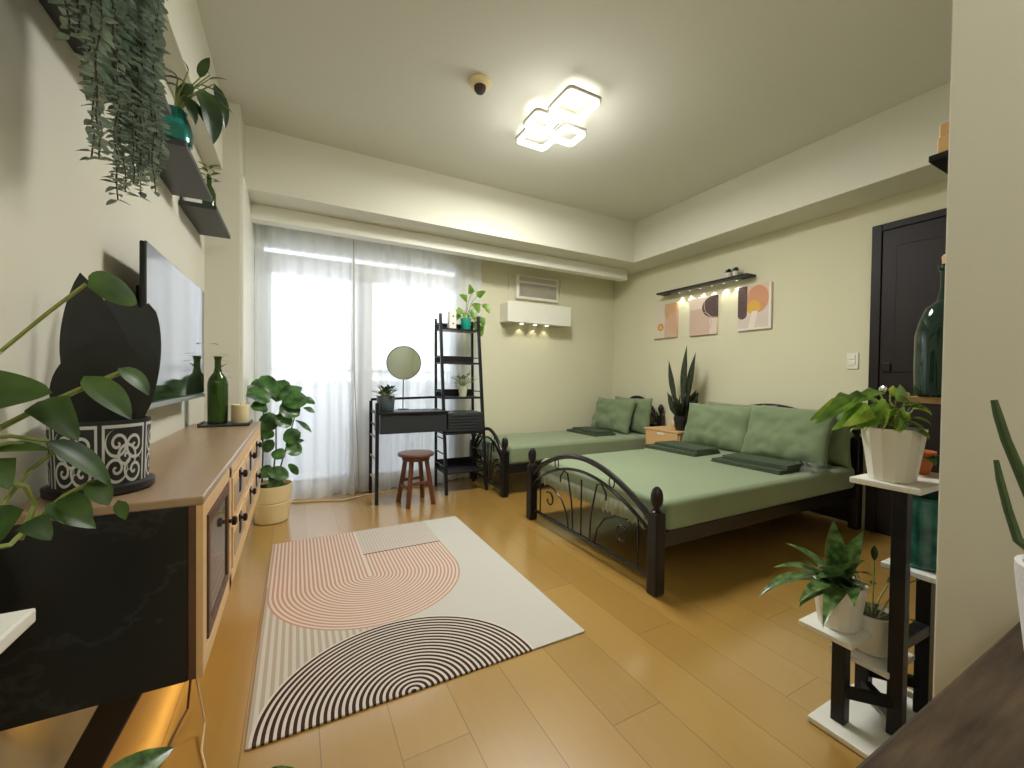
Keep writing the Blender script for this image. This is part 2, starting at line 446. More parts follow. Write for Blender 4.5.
def mk_art(k):
    m, nt, p = new_mat('abstract_print')
    x, u, v = xyz()     # y across (0..w, from the far edge), z up (0..h)
    n = noise_(40, 3)
    def C(c): return srgb(*c)
    if k == 0:
        c = mixc((u > .155)*1.0, C((214, 204, 186)), C((206, 172, 146)))
        c = mixc((v > .19)*(u > .155), c, C((222, 206, 186)))
        d = hyp(u-.30, (v-.30)*.8); c = mixc((d < .15)*(v > .16), c, C((204, 158, 112)))
        d = hyp(u-.30, (v-.16)*1.0); c = mixc((d < .12), c, C((206, 164, 138)))
        d = hyp(u-.095, v-.125); c = mixc(d < .044, c, C((212, 146, 52))); c = mixc(d < .018, c, C((232, 186, 116)))
        c = mixc(eabs(u-.155) < .002, c, C((170, 150, 130)))
    elif k == 1:
        c = mixc(v > .27, C((206, 178, 160)), C((226, 210, 194)))
        c = mixc(emin(u > .24, v < .25), c, C((222, 204, 190)))
        d = hyp((u-.31)*.72, v-.275); c = mixc(d < .115, c, C((66, 44, 52)))
        d = hyp(u-.155, v-.125); c = mixc(eabs(d-.105) < .0022, c, C((190, 160, 140)))
        d = hyp(u-.31, v-.30); c = mixc(eabs(d-.135) < .002, c, C((236, 206, 180)))
    else:
        c = mixc(v > .20, C((214, 200, 190)), C((222, 192, 168)))
        d = hyp((u-.185)*1.05, (v-.275)*.85); c = mixc(d < .105, c, C((210, 148, 112)))
        d = hyp(u-.15, v-.205); c = mixc(d < .062, c, C((222, 174, 58)))
        c = mixc(emin(eabs(u-.125 - (v-.0)*.22) < .028, v < .17), c, C((232, 220, 206)))
        cap = emax((eabs(u-.045) < .045)*(v > .15), hyp(u-.045, v-.15) < .045)
        c = mixc(cap, c, C((70, 46, 54)))
        c = mixc(emax(u > .285, v < .018), c, C((232, 224, 214)))
    c = mixc(n*.18, c, C((200, 184, 168)))
    nt.links.new(c, p.inputs['Base Color']); p.inputs['Roughness'].default_value = .75
    return m

def mk_facade():
    m, nt, p = new_mat('cream_facade_with_windows')
    x, y, z = xyz()
    fx = fract(x/1.9); fz = fract(z/3.0)
    win = (fx > .25)*(fx < .75)*(fz > .3)*(fz < .78)
    band = (fz < .08)
    c = mixc(win, srgb(232, 222, 204), srgb(176, 178, 182)); c = mixc(band*.6, c, srgb(205, 192, 172))
    nt.links.new(c, p.inputs['Base Color']); p.inputs['Roughness'].default_value = .8
    return m
M['facade'] = mk_facade()

# ------------------------------------------------------------------ the room
XL, XR, YW, YP, ZC, ZS = -.515, 3.70, 4.15, 3.20, 2.83, 2.385
struct('floor', MB().box(XL-.1, XR+.1, -2.2, YW+.1, -.08, 0, 0), M['floor'])
struct('ceiling', MB().box(XL-.1, XR+.1, -2.2, YW+.1, ZC, ZC+.1, 0), M['ceil'])
struct('wall_left', MB().box(XL-.1, XL, -2.2, YP, 0, ZC, 0), M['wallgrey'])
struct('wall_right', MB().box(XR, XR+.1, -2.2, YW+.1, 0, ZC, 0), M['wall'])
struct('wall_back', MB().box(XL-.1, XR+.1, -2.3, -2.2, 0, ZC, 0), M['wall'])
PX = -.327
struct('wall_left_pier', MB().box(XL-.1, PX, YP, YW+.1, 0, ZC, .003), M['wallgrey'])
# window wall with opening X PX..1.56, z 0..2.235
struct('wall_window', MB().box(1.56, XR, YW, YW+.1, 0, ZC, 0).box(PX, 1.56, YW, YW+.1, 2.235, ZC, 0), M['wall'])
# beams dropped from the ceiling
struct('trim_1', MB().box(PX, 3.345, 3.43, YW, ZS, ZC, .003), M['beam'])
struct('trim_2', MB().box(3.345, XR, -2.2, YW, ZS, ZC, .003), M['beam'])
struct('trim_3', MB().box(XL, -.42, -2.2, YP, ZS, ZC, .003), M['beam'])
# slim white curtain pelmet under the window beam
struct('trim_4', MB().box(PX, 3.50, 3.69, 3.80, 2.265, ZS, .006), M['trimw'])
struct('trim_5', MB().box(PX, PX+.018, YP+.02, YW, 0, ZS, .003), M['trimw'])
# partition close by on the right (solid block behind it)
struct('wall_partition', MB().box(1.20, XR, -2.2, .336, 0, ZC, .003), M['wallgrey'])

# window: sliding balcony door
win = struct('window_1', MB().box(PX+.018, 1.56, YW-.01, YW+.07, 2.20, 2.235, .003), M['frame'])
wf = MB()
wf.box(PX+.018, 1.56, YW, YW+.06, 2.03, 2.15, .003)       # header between door and transom
wf.box(PX+.018, -.255, YW, YW+.06, 0, 2.235, .003)
wf.box(1.50, 1.56, YW, YW+.06, 0, 2.235, .003)
wf.box(PX+.018, 1.56, YW, YW+.06, 0, .035, .003)
struct('window_frame', wf, M['frame'], win)
for n_, (a, b, y) in enumerate(((-.255, .66, YW+.035), (.46, 1.50, YW+.005))):
    m_ = MB()
    m_.box(a, a+.06 if n_ == 0 else a+.19, y, y+.028, .035, 2.03, .002); m_.box(b-.19 if n_ == 0 else b-.05, b, y, y+.028, .035, 2.03, .002)
    m_.box(a, b, y, y+.028, .035, .12, .002); m_.box(a, b, y, y+.028, 1.985, 2.03, .002)
    sash = struct('sash', m_, M['frame'], win)
    struct('pane', MB().box(a+.05, b-.04, y+.011, y+.016, .11, 1.99, 0), M['g_pane'], sash)
struct('pane', MB().box(PX+.03, 1.55, YW+.028, YW+.033, 2.15, 2.20, 0), M['g_pane'], win)

# balcony and the view
struct('floor_balcony', MB().box(-1.6, 3.2, YW+.1, 5.35, -.1, -.02, 0), M['concrete'])
solo('balcony_parapet', MB().box(-1.6, 3.2, 5.2, 5.32, -.02, 1.02, .01), M['concrete'], 'white solid balcony parapet seen through the left glass door', 'parapet', (.8, 5.26, -.02))
br = thing('balcony_railing', 'thin white balcony rail with short posts above the parapet', 'railing', (.8, 5.26, 1.02))
part('rail', MB().tube([(-1.6, 5.26, 1.14), (3.2, 5.26, 1.14)], .02), M['concrete'], br)
for i in range(9): part('post', MB().tube([(-1.5+i*.55, 5.26, 1.015), (-1.5+i*.55, 5.26, 1.14)], .014), M['concrete'], br)
ab = thing('apartment_building', 'large cream apartment block filling the right glass door', 'building', (6.6, 17, -8))
part('wall', MB().box(2.75, 11, 16, 20, -8, 9.5, 0), M['facade'], ab)
for k in range(5):
    part('balcony', MB().box(3.4, 10.5, 15.2, 16, -5+k*3.0, -3.9+k*3.0, .02), M['bfar'], ab)
fb = thing('distant_building', 'small pale building with a flat roof on the horizon behind the left glass door', 'building', (.4, 42, -10))
part('wall', MB().box(-3.2, 2.6, 42, 48, -10, 3.6, 0), M['facade'], fb)
part('roof', MB().box(-3.5, 2.9, 41.7, 48, 3.6, 4.0, .03), M['bfar'], fb)
part('roof_block', MB().box(-3.0, .6, 43, 47, 4.0, 5.6, .03), M['bfar'], fb)

# door on the right wall
dr = struct('door_1', MB().box(XR-.018, XR-.001, .45, 1.350, 0, 2.150, .002), M['door'])
fr = MB(); fr.box(XR-.03, XR-.001, 1.350, 1.408, 0, 2.20, .004); fr.box(XR-.03, XR-.001, .40, 1.350, 2.150, 2.20, .004); fr.box(XR-.03, XR-.001, .40, .45, 0, 2.15, .004)
struct('door_frame', fr, M['doorframe'], dr)
pn = MB()
for (a, b) in ((.55, .87), (.95, 1.27)):
    for (c, d) in ((.25, .95), (1.15, 2.03)):
        pn.box(XR-.024, XR-.016, a, b, c, d, .004)
struct('door_panel', pn, M['door'], dr)
struct('deadbolt_plate', MB().box(XR-.03, XR-.018, 1.285, 1.33, 1.15, 1.215, .004), M['darkbrown'], dr)
struct('door_knob', MB().lathe((0, 0, 0), [(.012, 0), (.012, .03), (.026, .04), (.03, .055), (.024, .072), (.006, .08)], 20), M['chrome'], dr)
kn = bpy.data.objects['door_knob']; kn.rotation_euler = (0, -PI/2, 0); kn.location = (XR-.018, 1.30, 1.03)
# switch
sw = thing('light_switch', 'white double rocker wall switch left of the dark door', 'switch', (XR, 1.515, 1.235))
part('plate', MB().box(XR-.010, XR-.0005, 1.478, 1.552, 1.175, 1.295, .003), M['plastic'], sw)
for z in (1.207, 1.247): part('rocker', MB().box(XR-.016, XR-.008, 1.494, 1.536, z, z+.032, .002), M['trimw'], sw)

# rug
rg = MB().box(-.127, 1.09, 1.366, 2.965, .001, .008, .002)
solo('rug', rg, M['rug'], 'white rug with rose arch and dark brown half circle stripes on the floor', 'rug', (-.127, 1.366, .001))

# ------------------------------------------------------------------ curtains
def curtain(x0, x1, label, seed):
    rr = random.Random(seed); nx = int((x1-x0)*110); nz = 26; mb = MB(); vs = []; fs = []
    ph = [rr.random()*6 for _ in range(4)]
    for k in range(nz+1):
        t = k/nz; z = 2.372*(1-t) + .004*t
        for i in range(nx+1):
            s = x0+(x1-x0)*i/nx
            w = .5+.5*math.sin(s*8+ph[3])
            amp = .016+.016*t
            fold = amp*(math.sin(s*58+ph[0]+.8*math.sin(s*9+ph[1])) + .5*math.sin(s*31+ph[2]+t))*(.5+.7*w)
            q_ = min(1, max(0, (s-1.25)/.3)); q_ = q_*q_*(3-2*q_)
            y = 3.985+.098*q_+fold*(1-.45*q_)
            x = s+.008*math.sin(s*43+t*2+ph[2])*t
            if t > .96: y -= (t-.96)*1.2*(.5+.5*math.sin(s*23+ph[1]))*(1-q_)
            vs.append((x, y, z))
    for k in range(nz):
        for i in range(nx):
            a = k*(nx+1)+i; fs.append((a, a+1, a+nx+2, a+nx+1))
    mb.add(vs, fs)
    t = thing('sheer_curtain', label, 'curtain', ((x0+x1)/2, 3.985, 0))
    part('curtain_panel', mb, M['voile'], t, sharp=180)
    tp_ = MB()
    for i in range(24):
        f_ = lambda k: V((x0+(x1-x0)*k/24, 3.983+.098*(lambda q: q*q*(3-2*q))(min(1, max(0, (x0+(x1-x0)*k/24-1.25)/.3))), 2.366))
        tp_.beam(f_(i), f_(i+1), .014, .022, .001)
    part('header_tape', tp_, M['trimw'], t)
curtain(-.305, .47, 'sheer white curtain over the left glass door, behind the tall potted plant', 3)
curtain(.44, 1.775, 'sheer white curtain over the right glass door, behind the desk', 5)
solo('curtain_wand', MB().tube([(.452, 3.93, 2.30), (.466, 3.93, 1.1), (.512, 3.92, .06)], .004), M['plasticg'], 'thin grey draw cord hanging where the two curtains meet', 'cord', (.46, 3.93, .06))
solo('floor_cable', MB().tube([(-.03, 3.88, .008), (.15, 3.84, .008), (.36, 3.76, .008), (.47, 3.80, .008), (.55, 3.84, .008), (.75, 3.88, .008), (.95, 3.93, .008), (1.15, 3.90, .008)], .006), M['cord'], 'pale cable snaking along the floor below the curtain', 'cable', (.4, 3.85, 0))

# ------------------------------------------------------------------ ceiling fixtures
lp = thing('ceiling_lamp', 'white LED ceiling lamp of four overlapping rounded squares', 'ceiling lamp', (1.53, 2.3, ZC))
def rsq(cx, cy, h, r, z, n=6):
    pts = []
    for (sx, sy, a0) in ((1, 1, 0), (-1, 1, PI/2), (-1, -1, PI), (1, -1, 1.5*PI)):
        for k in range(n+1):
            a = a0+PI/2*k/n; pts.append(V((cx+sx*(h-r)+r*math.cos(a), cy+sy*(h-r)+r*math.sin(a), z)))
    return pts
def sqring(cx, cy, h, z, wd=.026, ht=.028):
    o = rsq(cx, cy, h, .035, 0); i = rsq(cx, cy, h-wd, .022, 0); n = len(o); vs = []; fs = []
    for zz in (z, z+ht):
        vs += [(p.x, p.y, zz) for p in o] + [(p.x, p.y, zz) for p in i]
    for k in range(n):
        j = (k+1) % n
        fs += [(k, j, n+j, n+k), (2*n+k, 3*n+k, 3*n+j, 2*n+j), (k, 2*n+k, 2*n+j, j), (n+k, n+j, 3*n+j, 3*n+k)]
    return MB().add(vs, fs)
for (cx, cy, h, z) in ((1.518, 2.088, .119, 2.755), (1.497, 2.478, .119, 2.755), (1.408, 2.295, .088, 2.735), (1.650, 2.330, .090, 2.735)):
    q = part('led_square', sqring(cx, cy, h, z), M['led'], lp)
    part('frame', sqring(cx, cy, h+.009, z+.014, .012, .016), M['plasticg'], q)
part('base_plate', MB().box(1.44, 1.62, 2.21, 2.39, 2.795, ZC, .008), M['plastic'], lp)
part('bracket', MB().box(1.49, 1.57, 2.26, 2.34, 2.76, 2.80, .006), M['chrome'], lp, label='small chrome bracket')
dt = thing('smoke_detector', 'round beige detector on the ceiling left of the lamp', 'detector', (.955, 2.255, ZC))
part('housing', MB().lathe((.955, 2.255, ZC), [(.062, 0), (.066, -.012), (.06, -.026), (.04, -.034)], 28), M['cream'], dt)
part('sensor_head', MB().lathe((.955, 2.255, ZC-.032), [(.036, 0), (.034, -.02), (.024, -.034), (.006, -.04)], 20), M['stemb'], dt, label='dark perforated sensor head')

hl = thing('hall_fill_lamp', 'added round white fill lamp, unseen behind the camera', 'ceiling lamp', (.45, -1.0, ZC))  # added lamp out of view, fills the partition and foreground with light
part('base', MB().lathe((.45, -1.0, ZC), [(.14, 0), (.14, -.03)], 32), M['plastic'], hl)
part('diffuser', MB().lathe((.45, -1.0, ZC-.03), [(.15, 0), (.15, -.02), (.12, -.05), (.05, -.065)], 36), M['led'], hl)
# air conditioner in its niche and the box under it
ac = thing('air_conditioner', 'white window air conditioner high on the wall right of the curtain', 'air conditioner', (2.5, YW, 2.0))
part('housing', MB().box(2.215, 2.79, YW-.05, YW-.001, 1.985, 2.262, .012), M['plastic'], ac)
part('grille', (lambda m_: [m_.box(2.25, 2.755, YW-.060, YW-.048, 2.02+i*.0125, 2.0265+i*.0125, .001) for i in range(12)] and m_)(MB()), M['plasticg'], ac)
part('vent_slot', (lambda m_: [m_.box(2.25, 2.755, YW-.058, YW-.048, 2.195+i*.016, 2.205+i*.016, .001) for i in range(3)] and m_)(MB()), M['plasticg'], ac)
part('control_panel', MB().box(2.25, 2.755, YW-.056, YW-.046, 2.245, 2.255, .001), M['trimw'], ac)
nf = MB(); nf.box(2.13, 2.165, YW-.018, YW-.0005, 1.93, 2.262, .002); nf.box(2.84, 2.872, YW-.018, YW-.0005, 1.93, 2.262, .002)
solo('wall_niche_trim', nf, M['wall'], 'cream moulding strips either side of the air conditioner', 'trim', (2.5, YW, 1.95))
bx = thing('wall_box', 'long white boxed ledge fixed to the wall under the air conditioner', 'wall box', (2.43, YW, 1.69))
part('body', MB().box(2.03, 2.85, YW-.20, YW-.001, 1.70, 1.905, .004), M['plastic'], bx)
part('front_panel', MB().box(2.02, 2.86, YW-.215, YW-.20, 1.69, 1.915, .003), M['trimw'], bx)
for x in (2.28, 2.46, 2.62):
    part('downlight', MB().lathe((x, YW-.06, 1.70), [(.022, 0), (.022, -.008), (.012, -.012)], 14), M['ledspot'], bx)

# ------------------------------------------------------------------ right wall: light shelf and pictures
ws = thing('wall_shelf', 'long thin black shelf with downlights above the three prints', 'shelf', (XR, 2.8, 2.06))
part('board', MB().box(XR-.14, XR-.001, 2.26, 3.30, 2.025, 2.043, .002), M['blackwood'], ws)
part('light_strip', MB().box(XR-.075, XR-.05, 2.36, 3.16, 2.016, 2.026, .002), M['silver'], ws)
LEDY = (2.42, 2.55, 2.68, 2.81, 2.94, 3.07)
for y in LEDY: part('downlight', MB().lathe((XR-.045, y, 2.025), [(.012, 0), (.012, -.008), (.006, -.010)], 12), M['ledspot'], ws)
for k, (y, lab) in enumerate(((2.405, 'tiny white pot with a green succulent on the wall shelf, nearer its right end'), (2.475, 'tiny white pot with a dark succulent on the wall shelf, left of its twin'))):
    t = thing('succulent_pot', lab, 'plant pot', (XR-.085, y, 2.043), 'tiny pots on the wall shelf')
    part('pot', MB().lathe((XR-.085, y, 2.043), [(.018, 0), (.026, .05), (.027, .052), (.02, .047)], 18), M['whitep'], t)
    f = MB()
    for i in range(16):
        a = i*2.4; e = .5+.9*(i/16)
        f.leaf((XR-.085, y, 2.088), (math.cos(a)*math.cos(e), math.sin(a)*math.cos(e), math.sin(e)), (0, 0, 1), .052, .024, .3, .2, 'ovate', 4)
    part('foliage', f, M['l_fid'] if k == 0 else M['l_dark'], t)
for k, (y0, y1, z0, z1, lab) in enumerate(((3.425, 3.112, 1.547, 1.925, 'beige abstract print with a small orange disc, leftmost of the three'),
                                     (2.946, 2.632, 1.540, 1.925, 'abstract print with a dark half oval, middle of the three prints'),
                                     (2.413, 2.108, 1.542, 1.950, 'abstract print with a dark capsule and yellow disc, rightmost of three'))):
    t = thing('canvas_picture', lab, 'picture', (XR-.03, y0, z0), 'abstract prints on the right wall')
    w = y0-y1
    # built facing the room, texture axis runs from the far edge
    o = part('canvas', MB().box(XR-.028, XR-.004, y1, y0, z0, z1, .002), mk_art(k), t)
    o.scale = (1, -1, 1); o.data.transform(Matrix.Scale(-1, 4, (0, 1, 0))); o.data.flip_normals()
    part('backing', MB().box(XR-.006, XR-.0008, y1+.012, y0-.012, z0+.012, z1-.012, 0), M['brown'], t)

# ------------------------------------------------------------------ beds
def arch(y0, y1, zb, zt, x, n=24, p=.5):
    """low arch from post to post"""
    pts = []
    for i in range(n+1):
        t = i/n; pts.append((x, y0+(y1-y0)*t, zb+(zt-zb)*math.sin(PI*t)**.8 if 0 < t < 1 else zb))
    return pts
def post(x, y, h, w):
    m = MB(); b = w/2
    m.box(x-b, x+b, y-b, y+b, 0, h-.13, .010)
    return m
def finial(x, y, h):
    return MB().lathe((x, y, h-.132), [(.030, 0), (.030, .006), (.018, .014), (.016, .024), (.026, .040), (.031, .065), (.030, .090), (.022, .115), (.008, .130)], 20)
def spiral(c, r0, turns, a0, x, s=1, n=22):
    return [(x, c[0]+s*r0*(1-.55*i/n)*math.cos(a0+2*PI*turns*i/n), c[1]+r0*(1-.55*i/n)*math.sin(a0+2*PI*turns*i/n)) for i in range(n+1)]
def bed(x0, x1, y0, y1, label, fh, hh, top_z, rail_z):
    t = thing('metal_bed', label, 'bed', ((x0+x1)/2, (y0+y1)/2, 0))
    for x, h in ((x0, fh), (x1, hh)):
        for y in (y0, y1):
            p_ = part('bed_post', post(x, y, h, .066), M['bedpost'], t)
            part('finial', finial(x, y, h), M['bedpost'], p_)
    L = y1-y0; a = y0+.03; b = y1-.03
    for x, nm, zb, zt in ((x0, 'footboard', fh-.19, fh+.03), (x1, 'headboard', hh-.17, hh+.065)):
        tp = part(nm+'_rail', MB().tube(arch(a, b, zb, zt, x), .017, 10), M['bedmetal'], t)
        lo = arch(a, b, zb-.07, zt-.085, x)
        part(nm+'_arch', MB().tube(lo, .010, 8), M['bedmetal'], t)
        zl = .078 if x == x0 else .30
        part(nm+'_bar', MB().tube([(x, a, zl), (x, b, zl)], .012, 8), M['bedmetal'], t)
        def zlo(y): 
            s = (y-a)/(b-a); return zb-.07+(zt-zb-.015)*math.sin(PI*min(1, max(0, s)))**.8
        yc = (a+b)/2; k = (b-a)
        # straight and bowed spindles
        for f in (-.42, .42):
            part('spindle', MB().tube([(x, yc+f*k, zl), (x, yc+f*k, zlo(yc+f*k))], .006, 6), M['bedmetal'], t)
        part('spindle', MB().tube([(x, yc, zl), (x, yc, zlo(yc)-.05)], .006, 6), M['bedmetal'], t)
        for s in (-1, 1):
            y2 = yc+s*.075*k
            part('spindle', MB().tube([(x, y2, zl), (x, yc+s*.08*k, zl+.12), (x, yc+s*.095*k, zl+.22), (x, yc+s*.13*k, zlo(yc+s*.13*k)-.03), (x, yc+s*.165*k, zlo(yc+s*.165*k)-.012), (x, yc+s*.20*k, zlo(yc+s*.2*k)-.05), (x, yc+s*.2*k, zlo(yc)-.12)], .006, 6), M['bedmetal'], t)
            pts = [(x, yc+s*.14*k, zl), (x, yc+s*.155*k, zl+.10), (x, yc+s*.20*k, zl+.17), (x, yc+s*.27*k, zl+.215), (x, yc+s*.335*k, zl+.225)]
            pts = [(x, yc+s*.115*k, zl), (x, yc+s*.135*k, zl+.10), (x, yc+s*.19*k, zl+.18), (x, yc+s*.27*k, zl+.225), (x, yc+s*.35*k, zl+.235)]
            part('scroll', MB().tube(pts, .006, 6), M['bedmetal'], t)
            part('scroll', MB().tube(spiral((yc+s*.315*k, zl+.135), .055, .85, .9, x, s), .006, 6), M['bedmetal'], t)
            # small rings between the two arches
            yr = yc+s*.24*k; sr = (yr-a)/(b-a); zr = (zb+(zt-zb)*math.sin(PI*sr)**.8 + zlo(yr))/2
            part('ring', MB().tube([(x, yr+.022*math.cos(q*PI/9), zr+.030*math.sin(q*PI/9)) for q in range(18)], .004, 6, closed=True), M['bedmetal'], t)
    for y in (y0, y1):
        part('side_rail', MB().box(x0+.03, x1-.03, y-.014, y+.014, rail_z-.07, rail_z+.01, .004), M['bedmetal'], t)
    part('headboard_panel', MB().box(x1-.012, x1+.012, y0+.03, y1-.03, .04, .56, .003), M['bedpost'], t)
    for i in range(9):
        xs = x0+.14+i*(x1-x0-.28)/8
        part('slat', MB().box(xs-.055, xs+.055, y0+.012, y1-.012, rail_z-.02, rail_z-.002, .002), M['bedpost'], t)
    part('centre_leg', MB().tube([((x0+x1)/2, (y0+y1)/2, 0), ((x0+x1)/2, (y0+y1)/2, rail_z-.02)], .016), M['bedmetal'], t)
    return t
bed(1.60, 3.64, 1.455, 2.675, 'wide black metal double bed with scrollwork footboard, near the plant stand', .545, .80, .47, .30)
bed(1.668, 3.64, 3.275, 4.000, 'narrow black metal single bed along the air conditioner wall', .545, .80, .46, .28)

def mattress(x0, x1, y0, y1, z0, z1, label):
    t = thing('mattress', label, 'mattress', ((x0+x1)/2, (y0+y1)/2, z0))
    nx, ny = 48, 30; r = .035
    bm = MB().box(x0, x1, y0, y1, z0, z1, r, seg=5)
    o = part('fitted_sheet', bm, M['sheet'], t, sharp=60); o.modifiers.new('weighted', 'WEIGHTED_NORMAL')
    # gathered elastic hem at the foot end
    vs = []; fs = []; n = int((y1-y0)*130); zt = z0+.075
    for i in range(n+1):
        y = y0+.02+(y1-y0-.04)*i/n
        w = math.sin(i*1.15)+.5*math.sin(i*.43)
        for k in range(5):
            q = k/4
            vs.append((x0-.004-.007*math.sin(PI*q)*(1+.6*w)-.002, y, zt-(zt-z0+.018+.008*w)*q))
    for i in range(n):
        for k in range(4): a = i*5+k; fs.append((a, a+5, a+6, a+1))
    o = part('gathered_hem', MB().add(vs, fs), M['hem'], t, label='pale gathered elastic hem', sharp=80)
    return t
mattress(1.655, 3.60, 1.435, 2.655, .302, .465, 'thick mattress in a light green fitted sheet on the wide bed')
mattress(1.715, 3.60, 3.262, 4.03, .282, .455, 'narrow mattress in a light green fitted sheet on the single bed')

def pillow(w, h, th, label, loc, tilt, yaw, seed, group, roll=0):
    rr = random.Random(seed); n = 26; vs = []; fs = []; off = V((rr.random()*9, rr.random()*9, 0))
    def P(i, j, s):
        u = -1+2*i/n; v = -1+2*j/n
        e = max(0, 1-abs(u)**3.2)**.55*max(0, 1-abs(v)**3.2)**.55
        pin = 1-.055*(1-abs(u)**2)*0 - .07*(abs(u)**2)*(1-abs(v)**2) 
        pin2 = 1-.07*(abs(v)**2)*(1-abs(u)**2)
        wr = mnoise.noise(V((u*2.3, v*2.3, s*3))+off)*.22 + mnoise.noise(V((u*6, v*3, s*5))+off)*.12
        z = s*th/2*e*(1+wr*1.6) 
        # lower edge sags / bunches
        if v < .1: z += s*th*.24*abs(math.sin(u*7.5+off.x+1.5*mnoise.noise(V((u*2, v*2, 4))+off)))**.6*e*min(1, (.1-v)*1.1) - s*th*.06*e*min(1, (.1-v))
        return V((u*w/2*pin, v*h/2*pin2, z))
    for s in (1, -1):
        o = len(vs)
        for j in range(n+1):
            for i in range(n+1): vs.append(P(i, j, s))
        for j in range(n):
            for i in range(n):
                a = o+j*(n+1)+i; f = (a, a+1, a+n+2, a+n+1); fs.append(f if s == 1 else f[::-1])
    # local: x width, y height, z thickness -> stand up facing -X, lean back
    Mx = Matrix.Rotation(yaw, 3, 'Z') @ Matrix.Rotation(tilt, 3, 'Y') @ Matrix(((0, 0, -1), (-1, 0, 0), (0, 1, 0))) @ Matrix.Rotation(roll, 3, 'Z')
    mb = MB().add([Mx @ p for p in vs], fs)
    zmin = min(p[2] for p in mb.v)
    mb.v = [(p[0]+loc[0], p[1]+loc[1], p[2]-zmin+loc[2]) for p in mb.v]
    me = solo('pillow', mb, M['pillow'], label, 'pillow', loc, group, sharp=180)
    bm = bmesh.new(); bm.from_mesh(me.data); bmesh.ops.remove_doubles(bm, verts=bm.verts, dist=.0006); bmesh.ops.recalc_face_normals(bm, faces=bm.faces); bm.to_mesh(me.data); bm.free()
G1 = 'green pillows on the wide bed'; G2 = 'green pillows on the single bed'
pillow(.66, .42, .15, 'front green pillow on the wide bed, beside the nightstand', (3.37, 2.395, .458), .30, .03, 1, G1)
pillow(.66, .42, .15, 'rear green pillow leaning on the headboard, half hidden behind the one beside the nightstand', (3.535, 2.30, .458), .13, -.02, 2, G1)
pillow(.66, .44, .16, 'front green pillow on the wide bed, nearer the pothos pot', (3.36, 1.80, .458), .32, -.05, 3, G1)
pillow(.66, .42, .13, 'rear green pillow against the headboard, darkest one beside the pothos pot', (3.50, 1.745, .458), .10, .02, 4, G1)
pillow(.62, .42, .16, 'front green pillow on the single bed', (3.34, 3.74, .450), .33, .06, 5, G2)
pillow(.64, .42, .14, 'rear green pillow on the single bed, against its headboard', (3.52, 3.62, .450), .14, -.03, 6, G2)

def folded(x, y, z, w, d, h, rz, label, group):
    """flat folded cloth: stacked rounded layers"""
    Mr = Matrix.Rotation(rz, 3, 'Z'); mb = MB(); nl = 3
    for i in range(nl):
        k = MB().box(-d/2+.004*i, d/2-.003*((i*7) % 3), -w/2+.003*i, w/2-.004*((i*5) % 3), h*i/nl, h*(i+1)/nl+.001, h/nl*.42, seg=3)
        mb.add([Mr @ V(p) + V((x, y, z)) for p in k.v], k.f)
    o = solo('folded_blanket', mb, M['fold'], label, 'blanket', (x, y, z), group, sharp=60); o.modifiers.new('weighted', 'WEIGHTED_NORMAL')
GB = 'folded dark green blankets on the beds'
zt = .4655
folded(2.96, 2.44, zt, .52, .34, .024, .05, 'lower folded dark green blanket on the wide bed, beside the nightstand', GB)
folded(2.99, 2.42, zt+.0255, .46, .26, .022, -.03, 'upper folded dark green blanket on the wide bed, beside the nightstand', GB)
folded(2.93, 1.77, zt, .50, .30, .024, .02, 'lower folded dark green blanket on the wide bed, toward the pothos pot', GB)
folded(2.97, 1.75, zt+.0255, .46, .24, .024, .06, 'upper folded dark green blanket on the wide bed, toward the pothos pot', GB)
folded(2.98, 3.70, .4555, .52, .30, .022, .02, 'lower folded dark green blanket on the single bed', GB)
folded(3.00, 3.70, .4790, .46, .24, .020, -.05, 'upper folded dark green blanket on the single bed', GB)
# clear plastic bag near the bed's edge
pb = MB(); vs = []; fs = []
nb = 14
for j in range(nb+1):
    for i in range(nb+1):
        u = i/nb-.5; v = j/nb-.5
        hgt = .045*max(0, 1-(2*u)**4)*max(0, 1-(2*v)**4)*(1+.9*mnoise.noise(V((u*9, v*9, 1.3))))
        vs.append((3.13+u*.26, 1.53+v*.18, zt+.002+max(0, hgt)))
for j in range(nb):
    for i in range(nb): a = j*(nb+1)+i; fs.append((a, a+1, a+nb+2, a+nb+1))
solo('plastic_bag', pb.add(vs, fs), M['g_clear'], 'crumpled clear plastic bag at the edge of the wide bed', 'bag', (3.13, 1.53, zt))

# nightstand between the beds
ns = thing('nightstand', 'light wood nightstand with a drawer between the two beds', 'nightstand', (3.48, 2.955, 0))
part('top', MB().box(3.29, 3.67, 2.735, 3.185, .55, .568, .003), M['pine'], ns)
b_ = MB(); b_.box(3.31, 3.67, 2.74, 2.755, .38, .55, .002); b_.box(3.31, 3.67, 3.165, 3.18, .38, .55, .002); b_.box(3.655, 3.67, 2.755, 3.165, .38, .55, .002); b_.box(3.31, 3.67, 2.755, 3.165, .38, .394, .002)
part('body', b_, M['pine'], ns)
d_ = part('drawer', MB().box(3.296, 3.315, 2.757, 3.163, .397, .546, .003), M['pine'], ns)
part('handle_slot', MB().box(3.291, 3.298, 2.92, 3.01, .515, .535, .002), M['trimw'], d_, label='white handle slot')
for (x, y) in ((3.31, 2.75), (3.31, 3.17), (3.65, 2.75), (3.65, 3.17)): part('leg', MB().box(x-.015, x+.015, y-.012, y+.012, 0, .38, .003), M['pine'], ns)

